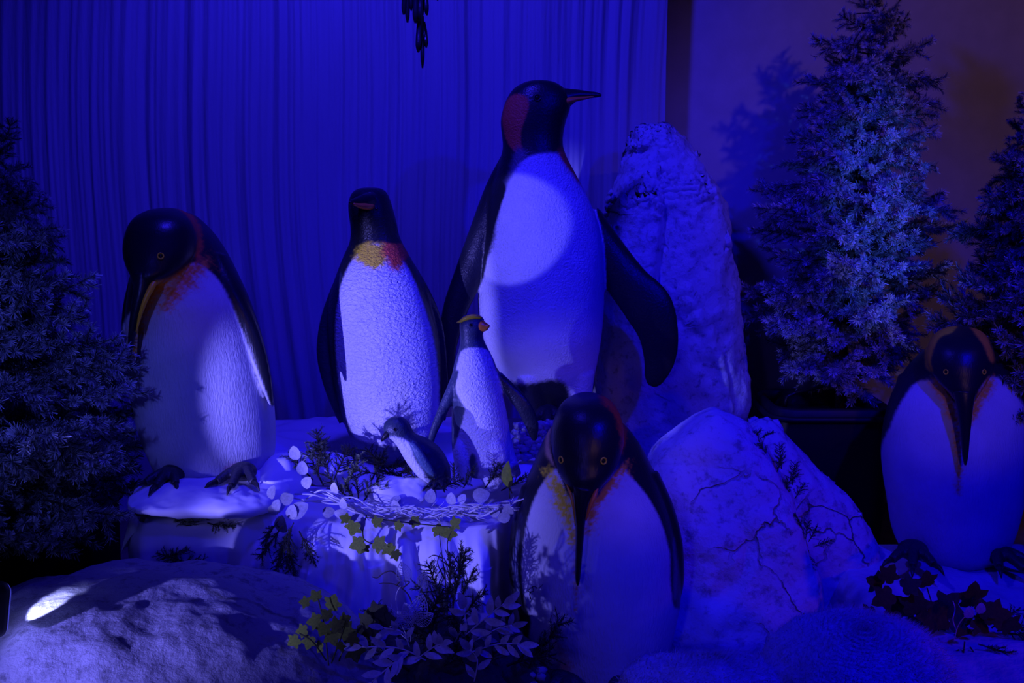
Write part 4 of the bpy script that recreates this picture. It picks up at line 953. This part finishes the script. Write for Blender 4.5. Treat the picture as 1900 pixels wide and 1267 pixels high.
leafy(760, 1200, 712, 1165, 2.42, 6, 'lance_grey', .044, 'grey leafy twig under the lace leaves', 9)
leafy(610, 870, 560, 845, 3.25, 6, 'lance_grey', .036, 'grey twig with leaves standing right of the slab', 10)

# skeleton (lace) leaves
def lace_leaf(parent, base, dr, L, W, rnd):
    dr = Vector(dr).normalized(); n = Vector((rnd.uniform(-.3, .3), -1, .3)).normalized(); n = (n - dr * n.dot(dr)).normalized(); x = dr.cross(n)
    f = lambda a, t: base + dr * L * t + x * a * W * L * .5 * (math.sin(PI * t ** .8)) ** .8 + n * .006 * math.sin(PI * t)
    mb = MB(); N = 12; r = .00085
    for s in (-1, 1):
        mb.tube([f(s, i / N) if 0 < i < N else base + dr * L * (i / N) for i in range(N + 1)], r, 4)
        for i in range(1, 9):
            t = i / 10; mb.tube([f(0, t), f(s * .5, min(t + .08, .97)), f(s, min(t + .13, .98))], r * .8, 3)
        for a in (.33, .66):
            mb.tube([f(s * a, .08 + .86 * i / 10) for i in range(11)], r * .6, 3)
    mb.tube([base + dr * L * -.15, base + dr * L], r * 1.3, 4)
    mb.build('lace_leaf', M['white_twig'], parent)
rnd = random.Random(5); g3 = empty('lace_leaf_spray', P(760, 1190, 2.5), 'spray of net-veined lace leaves in front of the cloth', 'sprig')
LL = [(735, 1165, 700, 1095, .065), (765, 1155, 745, 1105, .06), (768, 1150, 790, 1090, .075), (770, 1155, 800, 1140, .06), (762, 1165, 735, 1130, .06), (752, 1080, 742, 1035, .06), (782, 1090, 792, 1060, .05), (700, 1190, 690, 1175, .05)]
for a, b, c_, e_, L in LL:
    q0 = P(a, b, 2.47); q1 = P(c_, e_, 2.45); lace_leaf(g3, q0, q1 - q0, L, .62, rnd)
mb = MB()
for pts in ([(760, 1190), (742, 1150), (735, 1165 - 60), (750, 1080)], [(762, 1190), (765, 1155), (780, 1090)], [(760, 1190), (735, 1165), (725, 1120)]):
    mb.tube(curve([P(a, b, 2.48) for a, b in pts]), .0011, 5)
mb.build('stem', M['white_twig'], g3)

# curly dark twigs
def curly(pts, d, label, r=.0022):
    root = empty('curly_twig', P(*pts[0][0], d), label, 'twig')
    for p in pts:
        mb = MB(); pp = curve([P(a, b, d) for a, b in p]); mb.tube(pp, [r * (1 - .6 * i / len(pp)) for i in range(len(pp))], 6); mb.build('twig', M['dark_twig'], root)
curly([[(765, 1120), (755, 1100), (735, 1085), (715, 1082), (703, 1083)], [(735, 1086), (742, 1075), (728, 1060), (712, 1063), (700, 1072), (690, 1070)], [(745, 1092), (760, 1080), (750, 1078)]], 2.6, 'curly dark twig over the cloth, left of the dark stems')
curly([[(985, 1112), (983, 1100), (990, 1096), (988, 1088), (1000, 1090), (1008, 1083)], [(985, 1100), (980, 1095), (992, 1088), (997, 1093)]], 2.65, 'tiny curly twig against the belly of the front penguin', .0014)
curly([[(828, 1120), (826, 1070), (820, 1030), (815, 990)], [(830, 1110), (835, 1060), (830, 1010), (838, 985)], [(826, 1075), (812, 1045), (818, 1025)], [(820, 1035), (805, 1030), (795, 1035)], [(834, 1060), (850, 1030)]], 2.72, 'dark bare stems standing in front of the cloth folds')

# juniper and pine sprigs
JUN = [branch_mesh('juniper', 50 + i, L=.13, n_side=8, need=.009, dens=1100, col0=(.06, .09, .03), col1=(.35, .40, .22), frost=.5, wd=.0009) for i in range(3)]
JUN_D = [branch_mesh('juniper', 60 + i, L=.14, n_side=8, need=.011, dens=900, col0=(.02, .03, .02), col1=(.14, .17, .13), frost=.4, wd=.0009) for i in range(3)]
def sprig(spots, d, meshes, label, scale, seed, cat='sprig'):
    rnd = random.Random(seed); root = empty('juniper_sprig', P(spots[0][0], spots[0][1], d), label, cat)
    for px, py, r in spots:
        o = bpy.data.objects.new('twig', rnd.choice(meshes)); COL.objects.link(o); o.parent = root
        a = math.radians(r); dv = Vector((math.cos(a), rnd.uniform(-.4, .1), math.sin(a)))
        o.rotation_mode = 'QUATERNION'; o.rotation_quaternion = dv.to_track_quat('Y', 'Z') @ Quaternion((0, 1, 0), rnd.uniform(-1, 1)); s = scale * rnd.uniform(.8, 1.15); o.scale = (s,) * 3
        o.location = P(px, py, d + rnd.uniform(-.01, .01)) - root.location
    return root
sprig([(390, 965, 160), (370, 968, 175), (400, 962, 20), (370, 972, 195), (385, 970, -10)], 2.97, JUN, 'green juniper sprig tucked under the white slab', .6, 1)
sprig([(660, 930, 120), (665, 925, 90), (672, 935, 60), (680, 930, 40), (650, 925, 140), (690, 945, 95), (640, 905, 60)], 3.0, JUN, 'frosted green juniper sprig standing above the twig garland', .75, 2)
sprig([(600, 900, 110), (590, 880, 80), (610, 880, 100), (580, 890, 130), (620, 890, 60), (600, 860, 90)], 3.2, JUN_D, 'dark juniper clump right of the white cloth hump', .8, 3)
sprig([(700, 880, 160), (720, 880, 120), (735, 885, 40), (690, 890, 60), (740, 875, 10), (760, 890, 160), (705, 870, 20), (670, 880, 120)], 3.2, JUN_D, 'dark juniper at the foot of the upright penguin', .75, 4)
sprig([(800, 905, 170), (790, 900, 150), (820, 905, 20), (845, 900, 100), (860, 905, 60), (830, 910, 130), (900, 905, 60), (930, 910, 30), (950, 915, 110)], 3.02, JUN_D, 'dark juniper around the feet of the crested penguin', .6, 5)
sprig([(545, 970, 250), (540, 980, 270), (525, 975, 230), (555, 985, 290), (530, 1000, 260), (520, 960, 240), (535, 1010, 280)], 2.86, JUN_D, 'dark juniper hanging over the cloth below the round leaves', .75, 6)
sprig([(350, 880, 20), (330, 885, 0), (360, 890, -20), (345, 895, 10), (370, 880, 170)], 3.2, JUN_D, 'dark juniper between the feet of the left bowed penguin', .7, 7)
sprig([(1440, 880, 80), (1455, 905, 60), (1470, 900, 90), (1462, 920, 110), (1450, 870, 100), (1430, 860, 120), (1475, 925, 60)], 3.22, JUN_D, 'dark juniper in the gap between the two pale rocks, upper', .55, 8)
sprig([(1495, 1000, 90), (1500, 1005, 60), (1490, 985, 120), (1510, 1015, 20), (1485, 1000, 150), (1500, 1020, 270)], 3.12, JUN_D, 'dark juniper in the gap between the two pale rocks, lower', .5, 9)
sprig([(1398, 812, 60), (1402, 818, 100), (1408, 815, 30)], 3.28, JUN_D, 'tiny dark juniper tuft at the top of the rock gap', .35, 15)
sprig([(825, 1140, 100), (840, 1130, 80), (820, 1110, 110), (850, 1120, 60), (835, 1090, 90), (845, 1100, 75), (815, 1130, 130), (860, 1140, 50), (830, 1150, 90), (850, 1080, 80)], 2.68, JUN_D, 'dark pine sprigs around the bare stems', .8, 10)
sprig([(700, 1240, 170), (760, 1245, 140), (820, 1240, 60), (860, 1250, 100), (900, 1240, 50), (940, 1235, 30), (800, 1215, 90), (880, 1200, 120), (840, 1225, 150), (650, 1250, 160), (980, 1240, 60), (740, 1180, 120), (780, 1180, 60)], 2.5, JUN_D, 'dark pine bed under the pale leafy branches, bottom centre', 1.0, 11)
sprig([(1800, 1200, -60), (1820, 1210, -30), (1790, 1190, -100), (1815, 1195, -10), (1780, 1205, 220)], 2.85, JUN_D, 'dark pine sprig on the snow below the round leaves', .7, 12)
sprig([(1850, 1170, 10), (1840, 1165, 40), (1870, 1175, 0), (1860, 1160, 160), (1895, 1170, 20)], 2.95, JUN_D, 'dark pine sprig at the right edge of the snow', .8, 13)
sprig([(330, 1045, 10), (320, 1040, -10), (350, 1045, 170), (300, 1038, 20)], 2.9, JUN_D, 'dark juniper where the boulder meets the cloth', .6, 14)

# dark rubble and earth under the tall penguin and in bottom centre
mb = MB(); rnd = random.Random(77)
def pebble(mb, c, r, rnd):
    vs = []; k, n = 7, 5
    for i in range(n + 1):
        th = PI * i / n
        for j in range(k):
            a = 2 * PI * j / k; rr = r * rnd.uniform(.8, 1.15); vs.append((c.x + rr * math.sin(th) * math.cos(a), c.y + rr * math.sin(th) * math.sin(a), c.z + rr * .75 * math.cos(th)))
    mb.add(vs, grid_faces(n + 1, k, True))
for i in range(420):
    x = rnd.uniform(640, 1010); q = P(x, rnd.uniform(1235, 1275), 2.40); pebble(mb, Vector((q.x, rnd.uniform(2.25, 2.62), rnd.uniform(.16, .24))), rnd.uniform(.006, .016), rnd)
tag(mb.build('pebble_bed', M['pebbles']), 'glinting dark pebbles heaped beside the front penguin base', 'pebbles', kind='stuff')
mb = MB()
for i in range(260):
    q = P(rnd.uniform(955, 1050), rnd.uniform(785, 850), 3.55); pebble(mb, q, rnd.uniform(.008, .02), rnd)
tag(mb.build('pebble_bed', M['pebbles']), 'dark rubble between the tallest penguin and the crested one', 'pebbles', kind='stuff')

c = P(830, 1250, 2.55)
blob('soil_mound', (c.x, 2.66, .06), (.27, .34, .27), M['soil'], 'added dark soil mound under the pale leafy branches at bottom centre', (2.2, 2.2), .035, 0, 8, 100, 60, 'mound', scale=9)  # mound added so the gaps between the leaves come out dark
# fur throws bottom right ------------------------------------------------
def furry(c, r, label, seed, n=26000, rot=0, e=(2.3, 2.3)):
    o = blob('fur_throw', c, r, M['fur'], label, e, .03, 0, seed, 110, 60, 'throw', scale=4, rot=rot)
    me = o.data; V = verts_np(me); rnd = random.Random(seed); mb = MB()
    N = np.empty(len(V) * 3, np.float32); me.vertices.foreach_get('normal', N); N = N.reshape(-1, 3)
    idx = [i for i in range(len(V)) if V[i, 2] > .1]
    pol = [p.vertices[:] for p in me.polygons if V[p.vertices[0], 2] > .1]
    vs = []; fs = []
    for k in range(n):
        p = rnd.choice(pol); ws = [rnd.random() for _ in p]; s = sum(ws)
        q = sum((Vector(V[i]) * (wq / s) for i, wq in zip(p, ws)), Vector()); nn = Vector(N[p[0]])
        dv = (nn * .6 + Vector((.5, -.25, -.15)) + rv(rnd, .45)).normalized(); sd = dv.cross(nn)
        if sd.length < 1e-3: continue
        sd = sd.normalized() * .0007; L = rnd.uniform(.012, .024)
        b = len(vs); vs += [tuple(q - sd), tuple(q + sd), tuple(q + dv * L)]; fs.append((b, b + 1, b + 2))
    mb.add(vs, fs); h = mb.build('fur_pile', M['fur'], o, smooth=False); h['kind'] = 'stuff'
    return o
c = P(1600, 1170, 2.55); furry((c.x, 2.55, c.z - .20), (.24, .26, .20), 'white fur throw heaped at the bottom edge, right of the cracked rock', 3)
c = P(1330, 1222, 2.60); furry((c.x, 2.60, c.z - .11), (.24, .14, .11), 'low white fur throw between the front penguin and the fur heap', 4, 16000)

# hanging fern-like ornament at the top
root = empty('hanging_leaf_ornament', P(780, -20, 3.6), 'dark fern-shaped leaf ornament hanging at the top of the picture', 'ornament')
for k, (a, b, c_, e_, wd) in enumerate([(752, -30, 749, 27, 5), (756, -30, 756, 42, 4.5), (762, -30, 763, 20, 3.5), (772, -30, 771, 43, 6), (782, -30, 779, 40, 7), (788, -30, 792, 28, 5), (779, 30, 776, 97, 6), (784, 30, 784, 126, 4), (786, 40, 791, 88, 5), (811, -30, 812, 1, 3)]):
    mb = MB(); blade(mb, [(a, b, 0, wd * .6, .004), (a * .6 + c_ * .4, b * .6 + e_ * .4, 0, wd * .9, .005), (a * .2 + c_ * .8, b * .2 + e_ * .8, -.002 * k, wd * .9, .005), (c_, e_, 0, wd * .35, .002)], 3.6 + .004 * k, 10, 4)
    mb.build('leaflet', M['black_horn'], root)
mb = MB(); mb.tube([P(783, -160, 3.6), P(783, 30, 3.6), P(783, 70, 3.6)], .003, 6); mb.build('stem', M['black_horn'], root)

# floodlight at the left edge -------------------------------------------
lc = P(-28, 1128, 2.22); root = empty('floodlight', lc, 'round-cornered glass-fronted floodlight at the left edge on the boulder', 'lamp')
aim = (P(150, 1090, 2.5) - lc).normalized(); q = aim.to_track_quat('Z', 'Y')
def lampbox(name, prof, mat, parent, hx=.052, hy=.058):
    mb = MB(); vs = []
    for z, s in prof:
        for x, y in rrect(hx * s, hy * s, .022 * s): vs.append(lc + q @ Vector((x, y, z)))
    k = len(rrect(1, 1, .3)); fs = grid_faces(len(prof), k); fs.append(tuple(range(k))[::-1]); fs.append(tuple(range(len(vs) - k, len(vs)))); mb.add(vs, fs)
    return mb.build(name, M[mat], parent)
lampbox('housing', [(-.06, .6), (-.05, .8), (.0, 1.0), (.01, 1.02)], 'black_plastic', root)
lampbox('glass_front', [(.0101, .97), (.018, .95), (.022, .86), (.023, .8)], 'lamp_glass', root)
lampbox('lens', [(.0235, .5), (.028, .5), (.030, .4)], 'lamp_lens', root)
GROUPS = {'penguin_statue': 'penguin statues in the winter display', 'frosted_fir_tree': 'frosted artificial fir trees', 'juniper_sprig': 'juniper and pine sprigs tucked around the display', 'leafy_branch': 'pale leafy branches',
          'snow_mound': 'white cloth mounds', 'rock_slab': 'pale rocks on the right', 'planter_tub': 'black tree tubs', 'curly_twig': 'dark bare twigs', 'ivy_plant': 'ivy plants', 'fur_throw': 'white fur throws', 'pebble_bed': 'pebble beds'}
for o in scene.objects:
    k = o.name.split('.')[0]
    if o.parent is None and k in GROUPS: o['group'] = GROUPS[k]
light('floodlight_beam', 'SPOT', lc + aim * .035 + Vector((0, 0, .0)), P(62, 1128, 2.36), (0.34, 0.36, 1.0), 20, 0.006, 26, 0.4)
